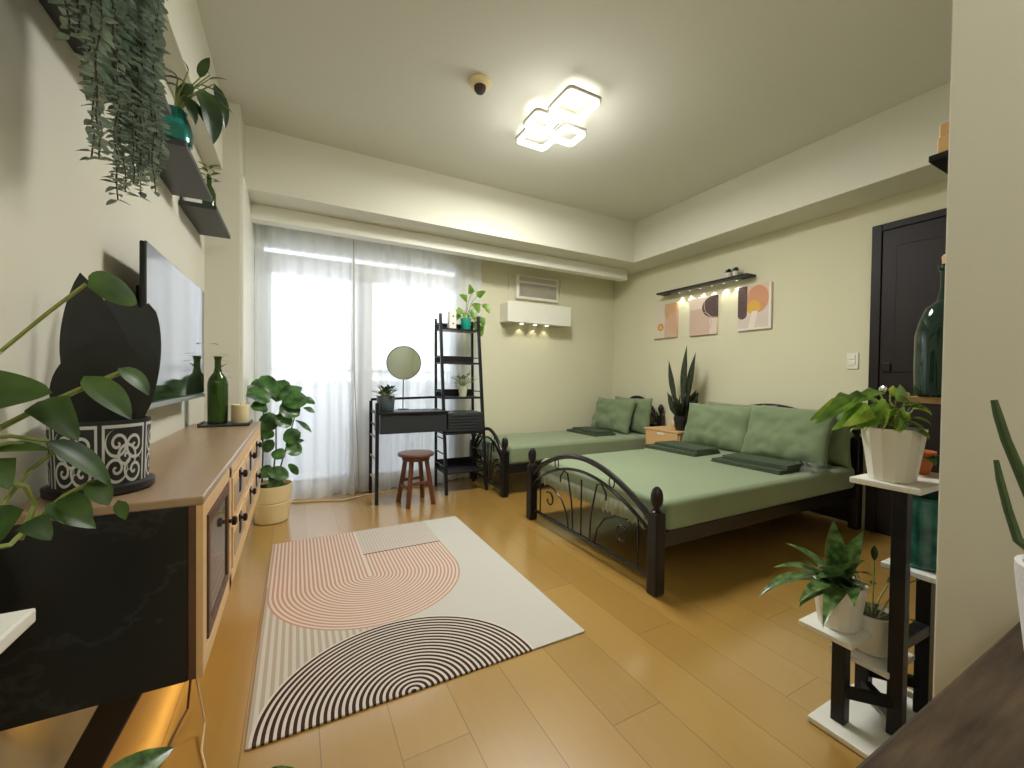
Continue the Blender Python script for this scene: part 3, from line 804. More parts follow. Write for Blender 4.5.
def sword_plant(t, c, specs, m):
    f = MB()
    for (a, lean, L, W, tw) in specs:
        d = V((math.cos(a)*lean, math.sin(a)*lean, 1)).normalized()
        nrm = V((math.cos(a+tw), math.sin(a+tw), 0))
        f.leaf(V(c)+V((math.cos(a)*.02, math.sin(a)*.02, -.01)), d, nrm, L, W, .06*math.sin(a*3), .35, 'sword', 10, wave=.02)
    part('foliage', f, m, t, sharp=180)
sp = thing('snake_plant', 'tall snake plant in a dark pot on the nightstand', 'plant', (3.45, 2.83, .568))
part('pot', MB().lathe((3.45, 2.83, .568), [(.060, 0), (.078, .04), (.082, .11), (.080, .145), (.074, .145), (.070, .12)], 28), M['potblack'], sp)
part('soil', MB().lathe((3.45, 2.83, .568), [(.070, .12), (.070, .130)], 24), M['soil'], sp)
part('label_patch', MB().lathe((3.385, 2.885, .60), [(.018, 0), (.026, .02), (.024, .05), (.012, .07)], 14), M['cord'], sp, label='tan figure on the pot front')
c = V((3.45, 2.83, .70))
f = MB()
for (px, py, W, bx, by) in ((686, 345, .078, 3.45, 2.83), (695, 352, .078, 3.46, 2.81), (668, 360, .072, 3.44, 2.86)):
    tip = at(px, py, 1); d = tip-V((0, 0, CH)); d = d*(3.45/d.x); tip = V((0, 0, CH))+d
    b0 = V((bx, by, .69)); dd = tip-b0
    f.leaf(b0, dd, V((-1, .2, 0)), dd.length, W, .03, .3, 'blade', 14, wave=.05)
for k in range(30):
    a = k*2.4; e = .45+.5*R.random()
    f.leaf(V((3.45, 2.84, .69))+V((math.cos(a)*.03, math.sin(a)*.03, 0)), (math.cos(a)*e*.7, math.sin(a)*e, 1), (math.cos(a+1), math.sin(a+1), 0),     .16+.18*R.random(), .045, .25, .3, 'blade', 8)
part('foliage', f, M['l_snake'], sp, sharp=180)

# ------------------------------------------------------------------ ladder shelf with desk
ld = thing('ladder_desk', 'black ladder shelf with attached desk in front of the curtain', 'desk', (1.1, 3.7, 0))
YF, YB = 3.545, 3.885
def fy(z): return YF + (3.70-YF)*z/1.68
part('front_upright', MB().beam((1.215, YF, 0), (1.190, fy(1.68), 1.672), .026, .030), M['black'], ld)
part('front_upright', MB().beam((1.612, YF, 0), (1.572, fy(1.68), 1.672), .026, .030), M['black'], ld)
part('back_upright', MB().beam((1.222, YB, 0), (1.205, YB, 1.645), .022, .024), M['black'], ld)
part('back_upright', MB().beam((1.620, YB, 0), (1.585, YB, 1.645), .022, .024), M['black'], ld)
for z in (1.535, 1.215, .885, .195):
    s_ = part('shelf', MB().box(1.205, 1.600 if z < 1 else 1.582, fy(z)-.012, YB-.012, z-.012, z+.004, .002), M['black'], ld)
    part('back_board', MB().box(1.215, 1.600 if z < 1 else 1.585, YB-.014, YB-.004, z+.004, z+.072, .002), M['black'], s_)
    for x in (1.208, 1.600): part('side_rung', MB().beam((x, fy(z+.055)+.012, z+.055), (x, YB-.01, z+.055), .010, .010, .001), M['black'], ld)
for z in (.36, .50):
    for x in (1.216, 1.608): part('side_rung', MB().beam((x, fy(z)+.012, z), (x, YB-.01, z), .010, .010, .001), M['black'], ld)
# basket drawer in the ladder at desk height
bk = MB(); bk.box(1.232, 1.590, 3.575, 3.86, .560, .745, .006)
for i in range(6): bk.box(1.236, 1.586, 3.566, 3.576, .572+i*.028, .590+i*.028, .003)
part('basket_drawer', bk, M['slate'], ld, label='dark slatted basket drawer')
part('basket_shelf', MB().box(1.205, 1.60, 3.57, YB-.012, .545, .558, .002), M['black'], ld)
# desk
part('desktop', MB().box(.60, 1.225, 3.535, 3.86, .752, .770, .003), M['black'], ld)
dd = part('desk_drawer', MB().box(.628, 1.21, 3.548, 3.84, .585, .750, .004), M['slate'], ld)
part('finger_slot', MB().box(.86, .98, 3.544, 3.552, .735, .748, .002), M['black'], dd)
part('desk_leg', MB().beam((.598, 3.525, 0), (.598, 3.525, .855), .028, .028), M['black'], ld)
part('desk_leg', MB().beam((.600, 3.865, 0), (.600, 3.865, .855), .026, .026), M['black'], ld)
for z in (.19, .37, .555, .66): part('desk_rung', MB().beam((.599, 3.54, z), (.599, 3.852, z), .012, .012, .001), M['plasticg'] if z < .6 else M['black'], ld)
part('back_rail', MB().beam((.60, 3.868, .866), (1.215, 3.868, .880), .016, .022, .002), M['black'], ld)
# round vanity mirror on the desk's back rail
mr = thing('vanity_mirror', 'round black rimmed mirror on a thin stand above the desk', 'mirror', (.89, 3.85, .77))
mc = V((.889, 3.842, 1.205)); yawm = math.radians(-14); Mm = Matrix.Rotation(yawm, 3, 'Z')
def disc(r, th, c, M3, n=48):
    vs = []; fs = []
    for s in (-1, 1):
        for k in range(n): a = 2*PI*k/n; vs.append(V(c)+M3 @ V((r*math.cos(a), s*th/2, r*math.sin(a))))
    fs = [tuple(range(n)), tuple(range(n, 2*n))[::-1]] + [(k, n+k, n+(k+1) % n, (k+1) % n) for k in range(n)]
    return MB().add(vs, fs)
part('mirror_plate', disc(.150, .008, mc, Mm), M['mirror'], mr, sharp=30)
part('rim', MB().tube([mc+Mm @ V((.152*math.cos(k*PI/24), 0, .152*math.sin(k*PI/24))) for k in range(48)], .005, 8, closed=True), M['black'], mr)
part('stand', MB().tube([(.885, 3.850, .776), (.887, 3.850, 1.056)], .005), M['black'], mr)
part('base', MB().lathe((.885, 3.84, .7705), [(.052, 0), (.052, .005), (.006, .008)], 24), M['black'], mr)

def bush(c, n, L, W, spread, up_, m, parent, shape='ovate', seed=1, droop=.6, r0=.01, name='foliage', stems=True, stemL=.05):
    rr = random.Random(seed); f = MB(); s = MB()
    for k in range(n):
        a = k*2.39996+rr.random()*.5; e = up_*(1-.8*(k/n))+.15*rr.random(); h = V((math.cos(a), math.sin(a), 0))
        d = (h*math.cos(e)+V((0, 0, math.sin(e)))).normalized(); sl = stemL*(.6+.8*rr.random())*(.5+spread)
        b0 = V(c)+h*r0; b1 = b0+d*sl
        if stems: s.tube([b0, b0+(d+V((0, 0, .4))).normalized()*sl*.5, b1], .0025, 5)
        f.leaf(b1, d+V((0, 0, -.15)), V((0, 0, 1))+h*.2, L*(.7+.5*rr.random()), W*(.7+.5*rr.random()), droop*(.6+.8*rr.random()), .2, shape, 6)
    part(name, f, m, parent, sharp=180)
    if stems: part('stem', s, M['stem'], parent)

pd = thing('desk_plant', 'small leafy plant in a dark grey pot on the desk corner', 'plant', (.70, 3.70, .770))
part('pot', MB().lathe((.70, 3.70, .770), [(.062, 0), (.070, .01), (.078, .125), (.078, .135), (.070, .135), (.068, .115)], 28), M['potgrey'], pd)
part('soil', MB().lathe((.70, 3.70, .770), [(.066, .112), (.066, .118)], 24), M['soil'], pd)
bush((.70, 3.70, .885), 46, .045, .036, .8, 1.5, M['l_dark'], pd, 'ovate', 3, .5, .02, stemL=.05)
pt = thing('pothos_in_teal_pot', 'bright green pothos in a teal pot on the ladder top', 'plant', (1.475, 3.78, 1.539))
part('pot', MB().lathe((1.475, 3.78, 1.539), [(.040, 0), (.047, .01), (.052, .115), (.047, .115), (.044, .10)], 26), M['g_tealvase'], pt)
part('soil', MB().lathe((1.475, 3.78, 1.539), [(.044, .095), (.044, .10)], 20), M['soil'], pt)
f = MB(); s = MB()
for k, (px, py, L, dx, dz) in enumerate(((487, 300, .09, .3, -.6), (484, 313, .09, .2, -1), (478, 299, .10, .1, -.5), (470, 296, .09, -.5, .2), (465, 306, .08, -.8, -.4), (462, 310, .07, -.5, -.8), (475, 306, .09, .2, -.9), (480, 292, .08, .4, .3), (483, 322, .09, .1, -1), (474, 290, .08, -.2, .6), (469, 309, .08, -.2, -.9), (479, 318, .08, -.1, -1))):
    p0 = at(px-3, py+4, 3.76+.04*((k % 3)-1))
    s.tube([(1.475, 3.78, 1.64), (V((1.475, 3.78, 1.66))+p0)/2+V((0, 0, .04)), p0], .003, 5)
    f.leaf(p0, (dx, -.35, dz), (0, -1, .35), L*1.25, L*.95, .3, .2, 'heart', 6)
part('foliage', f, M['l_mid'], pt, sharp=180); part('stem', s, M['stem'], pt)
wb = thing('white_device', 'upright white box with two small dark marks on the ladder top', 'device', (1.325, 3.76, 1.539))
part('body', MB().box(1.290, 1.360, 3.725, 3.795, 1.539, 1.712, .006), M['plastic'], wb)
for z in (1.585, 1.655): part('mark', MB().lathe((1.327, 3.7245, z), [(.008, 0), (.008, .012)], 12, 1, .12), M['slate'], wb)
pr = thing('small_potted_plant', 'small white flecked plant in a pale ribbed pot on the ladder shelf', 'plant', (1.445, 3.76, .889))
part('pot', MB().lathe((1.445, 3.76, .889), [(.034, 0), (.048, .105), (.044, .105), (.042, .092)], 14), M['potsage'], pr, sharp=15)
part('soil', MB().lathe((1.445, 3.76, .889), [(.040, .088), (.040, .094)], 18), M['soil'], pr)
bush((1.445, 3.76, .985), 24, .038, .036, 1.4, 1.35, M['l_small'], pr, 'ovate', 8, .5, .012, stemL=.055)
# wooden stool
st = thing('wooden_stool', 'round red-brown wooden stool in front of the desk', 'stool', (.905, 3.44, 0))
part('seat', MB().lathe((.905, 3.44, .405), [(.135, 0), (.150, .006), (.153, .018), (.148, .028), (.12, .030)], 40), M['stool'], st)
part('apron', MB().lathe((.905, 3.44, .372), [(.110, 0), (.116, .004), (.116, .034)], 32), M['stool'], st)
lg = []
for a in (math.radians(225+8), math.radians(315+8), math.radians(45+8), math.radians(135+8)):
    top_ = V((.905+.092*math.cos(a), 3.44+.092*math.sin(a), .385)); bot = V((.905+.158*math.cos(a), 3.44+.158*math.sin(a), 0)); lg.append((top_, bot))
    part('leg', MB().beam(bot, top_, .032, .032, .005, upv=(math.cos(a), math.sin(a), 0)), M['stool'], st)
for i in range(4):
    z = .15 if i % 2 else .19; k = z/.385
    A = lg[i][1].lerp(lg[i][0], k); B = lg[(i+1) % 4][1].lerp(lg[(i+1) % 4][0], k)
    part('stretcher', MB().beam(A, B, .018, .022, .003), M['stool'], st)

# ------------------------------------------------------------------ TV and console on the left
tv = thing('television', 'flat black television on the left wall above the console', 'television', (XL, 2.15, .965))
part('wall_mount', MB().box(XL, XL+.077, 1.95, 2.35, 1.12, 1.4, .004), M['black'], tv)
part('back_case', MB().box(XL+.076, XL+.089, 1.690, 2.610, .968, 1.500, .008), M['black'], tv)
part('screen', MB().box(XL+.088, XL+.0945, 1.693, 2.607, .986, 1.500, .001), M['screen'], tv)
part('chin', MB().box(XL+.087, XL+.097, 1.691, 2.609, .963, .980, .001), M['silver'], tv, label='silver strip under the screen')

cs = thing('tv_console', 'long wooden media console with a black end panel', 'cabinet', (-.35, 2.0, 0))
CX, Y0, Y1, Z0, Z1 = -.190, 1.154, 2.86, .378, .800
XB = XL+.004
part('top', MB().box(XB, CX+.004, Y0-.004, Y1+.004, Z1-.020, Z1, .004), M['consoletop'], cs)
part('end_panel', MB().box(XB, CX-.026, Y0, Y0+.02, Z0, Z1-.021, .002), M['marble'], cs, label='black veined end panel')
part('end_panel', MB().box(XB, CX-.026, Y1-.02, Y1, Z0, Z1-.021, .002), M['marble'], cs)
part('corner_stile', MB().box(CX-.026, CX-.010, Y0+.001, Y0+.018, Z0, Z1-.021, .002), M['brown'], cs)
part('bottom_board', MB().box(XB, CX-.012, Y0+.02, Y1-.02, Z0, Z0+.018, .002), M['brown'], cs)
part('back_panel', MB().box(XB, XB+.008, Y0+.02, Y1-.02, Z0+.018, Z1-.021, 0), M['brown'], cs)
part('divider', MB().box(XB+.01, CX-.012, 1.592, 1.608, Z0+.018, Z1-.021, .001), M['brown'], cs)
ff = MB()
ff.box(CX-.012, CX+.002, Y0+.001, Y0+.045, Z0, Z1-.021, .002); ff.box(CX-.012, CX+.002, 1.575, 1.622, Z0, Z1-.021, .002)
ff.box(CX-.012, CX+.002, Y1-.04, Y1, Z0, Z1-.021, .002)
ff.box(CX-.012, CX+.002, Y0+.045, Y1-.04, Z0, Z0+.045, .002); ff.box(CX-.012, CX+.002, Y0+.045, Y1-.04, Z1-.060, Z1-.021, .002)
part('face_frame', ff, M['oak'], cs)
dg = MB(); dg.box(CX-.010, CX+.003, 1.222, 1.248, Z0+.05, Z1-.066, .002); dg.box(CX-.010, CX+.003, 1.530, 1.568, Z0+.05, Z1-.066, .002)
dg.box(CX-.010, CX+.003, 1.248, 1.53, Z0+.05, Z0+.078, .002); dg.box(CX-.010, CX+.003, 1.248, 1.53, Z1-.094, Z1-.066, .002)
door_ = part('door', dg, M['brown'], cs)
part('door_pane', MB().box(CX-.005, CX-.001, 1.246, 1.532, Z0+.076, Z1-.092, 0), glassmat('smoked_glass', (.55, .45, .36), .05, .2), door_)
def knob(x, y, z, par):
    m_ = MB().tube([(x, y, z), (x+.008, y, z), (x+.010, y, z), (x+.020, y, z), (x+.023, y, z)], [.006, .006, .014, .014, .008], 14)
    part('knob', m_, M['darkbrown'], par)
knob(CX+.003, 1.550, .615, door_)
cols = ((1.630, 1.985), (2.000, 2.375), (2.390, 2.810)); rows = ((Z0+.052, .570), (.582, Z1-.066))
for (a, b) in cols:
    for (c, d) in rows:
        q = part('drawer', MB().box(CX-.008, CX+.006, a, b, c, d, .003), M['oak'], cs)
        # recessed middle board
        part('drawer_inset', MB().box(CX+.003, CX+.0075, a+.03, b-.03, c+.03, d-.03, .002), M['consoletop'], q)
        ym = (a+b)/2 if a < 2.3 else a+.12
        part('strap', MB().box(CX+.004, CX+.011, ym-.024, ym+.024, c+.065, d-.004, .002), M['darkbrown'], q)
        knob(CX+.008, ym, d-.024, q)
part('leg', MB().beam((-.33, 1.36, Z0), (-.505, 1.36, .012), .075, .045, .005, upv=(0, 1, 0)), M['legwood'], cs)
part('leg', MB().beam((-.33, 2.66, Z0), (-.505, 2.66, .012), .075, .045, .005, upv=(0, 1, 0)), M['legwood'], cs)
part('added_glow_strip', MB().box(XB+.012, XB+.03, Y0+.1, Y1-.1, Z0-.010, Z0-.0005, .002), emit('added_amber_glow', (1, .50, .09), 10.0), cs, label='added amber strip for the orange floor glow under the console')  # added glowing strip, no visible source, tints the floor orange
solo('console_cable', MB().tube([(-.30, 1.55, .37), (-.27, 1.52, .2), (-.24, 1.50, .03), (-.235, 1.42, .006), (-.20, 1.30, .006), (-.15, 1.1, .006), (-.13, .9, .006)], .003), M['cord'], 'thin tan cable dropping from the console to the floor', 'cable', (-.25, 1.5, 0))
solo('power_cord', MB().tube([(-.285, 1.57, .37), (-.285, 1.60, .2), (-.30, 1.60, .02), (-.32, 1.50, .006), (-.33, 1.40, .006)], .0035), M['brown'], 'second thin cord under the console beside the slanted leg', 'cable', (-.29, 1.57, 0))

# tray, bottle, candle
tr_ = solo('tray', MB().box(-.452, -.222, 2.615, 2.80, .8005, .812, .004).box(-.452, -.446, 2.615, 2.80, .812, .820, .002).box(-.228, -.222, 2.615, 2.80, .812, .820, .002), M['slate'], 'small dark tray at the far end of the console', 'tray', (-.337, 2.70, .8))
bo = thing('green_bottle', 'green glass bottle with a sprig on the console tray', 'bottle', (-.375, 2.70, .8125))
part('glass', MB().lathe((-.375, 2.70, .8125), [(.040, 0), (.046, .006), (.047, .12), (.047, .215), (.040, .245), (.020, .275), (.015, .30), (.015, .345), (.018, .348), (.018, .36), (.013, .36)], 30), M['g_green'], bo)
f = MB(); s = MB()
s.tube([(-.375, 2.70, 1.14), (-.37, 2.70, 1.18)], .002, 5)
for k in range(16):
    a = k*2.4; h_ = .02*(k % 5); f.leaf((-.372, 2.70, 1.02+h_*2.2+.04*(k % 3)) if k < 7 else (-.372, 2.70, 1.168), (math.cos(a), math.sin(a), .5) if k >= 7 else (math.cos(a)+.8, math.sin(a)*.4-.2, .1), (0, 0, 1), .035 if k >= 7 else .07, .016, .4, .2, 'ovate', 4)
part('foliage', f, M['l_spr'], bo, sharp=180)
cd = thing('pillar_candle', 'thick cream pillar candle beside the green bottle', 'candle', (-.272, 2.69, .8125))
part('wax', MB().lathe((-.272, 2.69, .8125), [(.040, 0), (.042, .003), (.042, .098), (.038, .102), (.030, .095)], 28), M['candle'], cd)
part('wick', MB().tube([(-.272, 2.69, .905), (-.271, 2.69, .918)], .0015, 5), M['black'], cd)

# black pot with white scrollwork and its dark broad leaves
rp = thing('broad_leaf_plant', 'near-black broad leaves in a black pot with white scrolls on the console', 'plant', (-.408, 1.31, .8005))
o = part('pot', MB().lathe((-.408, 1.31, .8005), [(.080, .02), (.084, .024), (.088, .165), (.088, .170), (.082, .170), (.080, .150)], 56), M['filigree'], rp)
part('saucer', MB().lathe((-.408, 1.31, .8005), [(.088, 0), (.096, .004), (.097, .020), (.090, .024)], 40), M['potblack'], rp)
part('soil', MB().lathe((-.408, 1.31, .8005), [(.080, .148), (.080, .155)], 28), M['soil'], rp)
f = MB()
def aim(f, b0, tip, W, shape, droop=.15, nrm=(0.35, -1, .1), fold=.12, seg=12, wave=0):
    b0 = V(b0); tip = V(tip); d = tip-b0
    f.leaf(b0, d.normalized(), V(nrm), d.length, W, droop, fold, shape, seg, wave)
aim(f, at(112, 425, 1.34), at(80, 275, 1.36), .125, 'ovate', droop=-.12, seg=16)
aim(f, at(100, 440, 1.27), at(110, 340, 1.25), .168, 'oblong', droop=.05, seg=18)
aim(f, at(122, 432, 1.36), at(122, 283, 1.42), .105, 'oblong', seg=16)
aim(f, at(130, 432, 1.38), at(150, 300, 1.44), .08, 'oblong', seg=16)
aim(f, at(118, 436, 1.30), at(146, 340, 1.30), .085, 'oblong', seg=14)
part('foliage', f, M['l_rub'], rp, sharp=180)

# tall plant in the cream pot between console and curtain
tp = thing('fiddle_leaf_plant', 'tall broad-leaved plant in a cream pot beside the curtain', 'plant', (-.160, 3.49, 0))
part('pot', MB().lathe((-.160, 3.49, 0), [(.100, 0), (.112, .006), (.123, .10), (.128, .142), (.124, .146), (.124, .152), (.130, .156), (.139, .262), (.139, .272), (.131, .272), (.127, .245)], 40), M['cream'], tp)
part('soil', MB().lathe((-.160, 3.49, 0), [(.125, .238), (.125, .246)], 28), M['soil'], tp)
s = MB(); f = MB()
ST = {'a': [(262, 482), (263, 450), (262, 420), (268, 395)], 'b': [(272, 482), (276, 450), (276, 425), (283, 400)], 'c': [(276, 482), (284, 455), (291, 430), (298, 405), (302, 395)]}
for k, pts in ST.items(): s.tube([at(x, y, 3.47 if k != 'a' else 3.52) for x, y in pts], [.006, .005, .005, .004, .003][:len(pts)], 7)
for (x, y, tx, ty, W, Y, dY, nr_) in (
    (270, 402, 245, 386, .13, 3.45, -.03, (.1, -.6, .8)), (276, 398, 262, 374, .12, 3.52, .03, (0, -.7, .7)), (280, 400, 300, 384, .13, 3.50, .02, (0, -.5, .9)),
    (282, 402, 308, 398, .13, 3.42, -.03, (.1, -.8, .6)), (276, 402, 284, 378, .12, 3.55, .04, (0, -.9, .4)), (268, 410, 252, 404, .10, 3.44, -.04, (0, -.6, .8)),
    (270, 412, 268, 432, .11, 3.42, -.03, (.2, -1, .1)), (280, 405, 300, 414, .12, 3.40, -.04, (0, -.8, .6)), (276, 415, 292, 425, .10, 3.38, -.02, (.1, -.9, .5)),
    (300, 398, 316, 402, .06, 3.44, -.02, (0, -.6, .8)), (303, 408, 316, 411, .055, 3.46, 0, (0, -.5, .9)), (295, 420, 314, 430, .05, 3.45, -.02, (0, -.4, 1)),
    (283, 440, 300, 432, .10, 3.44, -.03, (0, -.9, .4)), (285, 445, 304, 438, .05, 3.47, 0, (0, -.6, .8)), (286, 446, 302, 452, .09, 3.42, -.03, (0, -.9, .5)),
    (272, 452, 285, 456, .08, 3.40, -.04, (0, -.8, .7)), (284, 452, 300, 448, .05, 3.5, 0, (0, -.5, .9)), (288, 464, 300, 474, .05, 3.45, 0, (.2, -.8, .6)),
    (268, 470, 289, 476, .085, 3.40, -.04, (0, -.9, .5)), (270, 474, 282, 488, .07, 3.40, -.03, (.2, -1, .2)), (270, 465, 262, 478, .07, 3.40, -.03, (.2, -1, .2)),
    (263, 440, 256, 428, .07, 3.5, 0, (0, -.9, .4)), (264, 452, 272, 440, .07, 3.44, -.02, (0, -.9, .4)), (266, 418, 262, 440, .08, 3.44, -.02, (.1, -1, .1)),
    (274, 432, 262, 436, .09, 3.42, -.02, (0, -.7, .8)), (276, 480, 270, 492, .06, 3.38, -.02, (.2, -1, .2)), (290, 404, 296, 388, .09, 3.52, .02, (0, -.9, .5)), (262, 398, 256, 378, .09, 3.55, .02, (0, -.8, .5))):
    b0 = at(x, y, Y); tip = at(tx, ty, Y+dY)
    aim(f, b0, tip, W*1.18, 'oblong', .35, nr_, .18, 9, .05)
part('stem', s, M['stemb'], tp); part('foliage', f, M['l_fid'], tp, sharp=180)

# ------------------------------------------------------------------ floating shelves on the left wall
ZSH = 1.912
def fshelf(y0, y1, lab):
    t = thing('floating_shelf', lab, 'shelf', (XL, (y0+y1)/2, ZSH), 'charcoal shelves on the left wall')
    part('board', MB().box(XL+.001, XL+.155, y0, y1, ZSH, ZSH+.022, .002), M['shelf'], t)
    part('bracket_plate', MB().box(XL+.0005, XL+.010, y0+.03, y1-.03, ZSH+.022, ZSH+.05, .002), M['shelf'], t)
fshelf(.95, 1.70, 'charcoal floating shelf nearest the camera, under the trailing plant')
fshelf(1.90, 2.44, 'charcoal floating shelf under the teal vase, middle of the three')
fshelf(2.55, 3.05, 'charcoal floating shelf under the thin green bottle, nearest the window')
zt2 = ZSH+.0225
ep = thing('trailing_plant', 'dusty green trailing plant spilling over the nearest shelf', 'plant', (-.43, 1.22, zt2))
part('pot', MB().lathe((-.43, 1.22, zt2), [(.050, 0), (.062, .09), (.058, .09), (.055, .075)], 24), M['whitep'], ep)
f = MB(); s = MB(); rr = random.Random(11)
for k in range(84):
    if k < 60: y0 = rr.uniform(1.14, 1.375); long_ = rr.uniform(.18, .36) if k % 5 else rr.uniform(.36, .43)
    else: y0 = rr.uniform(.98, 1.18); long_ = rr.uniform(.15, .34) if k % 4 else .45
    x0 = rr.uniform(XL+.160, XL+.205); ztop = rr.uniform(1.99, 2.10)
    P = [V((-.43, 1.22, zt2+.085)), V(((x0-.43)/2, (y0+1.22)/2, ztop+.05)), V((x0, y0, ztop-.02))]
    z = ztop-.02; x, y = x0, y0
    while z > ztop-.02-long_-.08:
        z -= .026; x += rr.uniform(-.004, .004); y += rr.uniform(-.006, .006); x = max(x, XL+.160); P.append(V((x, y, z)))
    s.tube(P, .0014, 4)
    for i in range(1, len(P)):
        for h in (0, .5):
            q = P[i].lerp(P[i-1], h); a = rr.random()*6.28
            for sgn in (0, PI):
                L = .021*(.7+.6*rr.random())
                f.leaf(q, (math.cos(a+sgn), math.sin(a+sgn), rr.uniform(-.5, .35)), (0, 0, 1), L, L*.66, .3, .2, 'ovate', 3)
part('foliage', f, M['l_euc'], ep, sharp=180); part('stem', s, M['stemb'], ep)
# a few strands hanging at the near end beside the wall
tv_ = thing('teal_vase_plant', 'dark leafy cutting in a teal glass vase on the middle shelf', 'plant', (-.405, 1.955, zt2))
part('vase', MB().lathe((-.405, 1.955, zt2), [(.046, 0), (.054, .006), (.056, .05), (.048, .085), (.038, .11), (.040, .125), (.036, .125)], 28), M['g_teal'], tv_)
part('water', MB().lathe((-.405, 1.955, zt2+.006), [(.044, 0), (.048, .04), (.044, .06)], 24), M['g_tealvase'], tv_)
f = MB(); s = MB()
for (bx, by, tx, ty, W, Y) in ((195, 88, 236, 104, .06, 2.0), (205, 90, 222, 140, .075, 1.95), (200, 78, 207, 52, .035, 2.05), (178, 78, 164, 64, .05, 1.95), (185, 82, 160, 70, .06, 1.9), (215, 84, 233, 125, .05, 2.05), (185, 95, 200, 122, .04, 1.9), (190, 98, 208, 118, .03, 1.95), (188, 72, 186, 60, .035, 2.0), (208, 80, 226, 74, .045, 2.1), (192, 84, 175, 100, .05, 1.95), (200, 92, 214, 116, .06, 1.92), (210, 75, 200, 62, .04, 2.08), (180, 88, 166, 80, .05, 1.93), (200, 85, 228, 92, .05, 2.02), (205, 92, 230, 112, .045, 2.02)):
    b0 = at(bx, by, Y); tip = at(tx, ty, Y-.02)
    s.tube([(-.405, 1.955, zt2+.10), (V((-.405, 1.955, zt2+.16))+b0)/2, b0], .0028, 5)
    aim(f, b0, tip, W*1.1, 'ovate', .5, (.2, -.5, .9), .2, 7)
part('foliage', f, M['l_syn'], tv_, sharp=180); part('stem', s, M['stem'], tv_)
sb = thing('slim_bottle', 'thin green bottle with a yellow-green sprig on the far shelf', 'bottle', (-.405, 2.64, zt2))
part('glass', MB().lathe((-.405, 2.64, zt2), [(.026, 0), (.030, .004), (.030, .085), (.022, .11), (.011, .13), (.011, .165), (.014, .168), (.010, .17)], 22), M['g_green'], sb)
f = MB()
for k in range(14):
    a = k*2.4; f.leaf((-.405+.01*math.cos(a), 2.64+.01*math.sin(a), zt2+.15+.006*k), (math.cos(a), math.sin(a), .5), (0, 0, 1), .045, .018, .5, .2, 'ovate', 4)
part('foliage', f, M['l_spr'], sb, sharp=180)

# ------------------------------------------------------------------ plant stand on the left edge with the near pothos
ls = thing('plant_stand', 'white-topped plant stand at the left edge, in front of the console', 'plant stand', (-.41, .68, 0))
part('top_board', MB().box(XL+.006, -.316, .52, .800, .735, .755, .003), M['whiteb'], ls)
part('lower_board', MB().box(XL+.006, -.32, .54, .79, .20, .22, .003), M['whiteb'], ls)
for (x, y) in ((-.49, .55), (-.40, .55), (-.49, .74), (-.40, .74)): part('leg', MB().box(x-.015, x+.015, y-.015, y+.015, 0, .20 if False else .735, .002), M['black'], ls)
lpz = .7555
lpt = thing('pothos', 'near pothos with long stems reaching over the console at far left', 'plant', (-.42, .66, lpz))
part('pot', MB().lathe((-.42, .66, lpz), [(.062, 0), (.066, .005), (.082, .14), (.076, .14), (.072, .12)], 28), M['whitep'], lpt)
part('soil', MB().lathe((-.42, .66, lpz), [(.071, .115), (.071, .122)], 24), M['soil'], lpt)
f = MB(); s = MB(); pc = V((-.42, .66, lpz+.12))
def vine(pts, r=.0035): s.tube([pc]+[at(*p) for p in pts], r, 6)
vine([(-30, 385, .85), (0, 352, .93), (45, 315, .95), (86, 284, .95)], .003)
aim(f, at(88, 287, .95), at(138, 290, .99), .085, 'oblong', .35, (.1, -.8, .55), .1, 9)
vine([(-40, 420, .80), (-10, 400, .85)], .003)
aim(f, at(-22, 398, .86), at(47, 388, .84), .085, 'heart', .25, (.1, -.75, .7), .2, 8)
vine([(-25, 450, .85), (0, 428, .90), (45, 405, .92), (90, 385, .94), (122, 372, .96)], .0045)
aim(f, at(84, 376, .93), at(136, 412, .90), .048, 'ovate', .4, (.3, -.6, .8), .2, 8)
aim(f, at(118, 368, .96), at(159, 388, .96), .040, 'ovate', .7, (.2, -.5, .9), .2, 8)
aim(f, at(44, 400, .92), at(76, 436, .88), .050, 'heart', .4, (.3, -.9, .3), .2, 8)
vine([(-20, 440, .85), (10, 436, .88), (48, 441, .90)], .003)
aim(f, at(46, 441, .90), at(126, 477, .92), .050, 'ovate', .45, (.1, -.4, .9), .25, 9)
vine([(-25, 450, .82), (10, 443, .86), (40, 445, .88)], .003)
aim(f, at(-10, 452, .85), at(50, 441, .86), .035, 'ovate', .5, (.1, -.3, .95), .3, 7)
vine([(-25, 485, .80), (0, 482, .84), (25, 486, .86), (35, 505, .88), (20, 540, .86)], .004)
aim(f, at(62, 495, .92), at(90, 516, .88), .035, 'ovate', .4, (.2, -.8, .6), .2, 7)
aim(f, at(45, 505, .90), at(100, 524, .90), .04, 'ovate', .3, (.1, -.5, .9), .2, 8)
aim(f, at(30, 520, .86), at(50, 538, .84), .035, 'heart', .4, (.1, -.7, .7), .2, 7)
aim(f, at(92, 480, .93), at(108, 503, .90), .035, 'ovate', .4, (.2, -.8, .5), .2, 7)
aim(f, at(5, 505, .82), at(-8, 545, .80), .04, 'heart', .4, (.1, -.8, .6), .2, 7)
aim(f, at(-5, 460, .85), at(8, 486, .82), .035, 'heart', .4, (.3, -.8, .6), .2, 7)
vine([(-10, 520, .82), (30, 470, .90), (60, 448, .92)], .003)
vine([(10, 545, .82), (40, 515, .90), (65, 495, .92), (95, 480, .93)], .0035)
aim(f, at(118, 500, .93), at(126, 520, .92), .02, 'ovate', .4, (.2, -.8, .5), .2, 5)
part('foliage', f, M['l_poth'], lpt, sharp=180); part('stem', s, M['stem'], lpt)
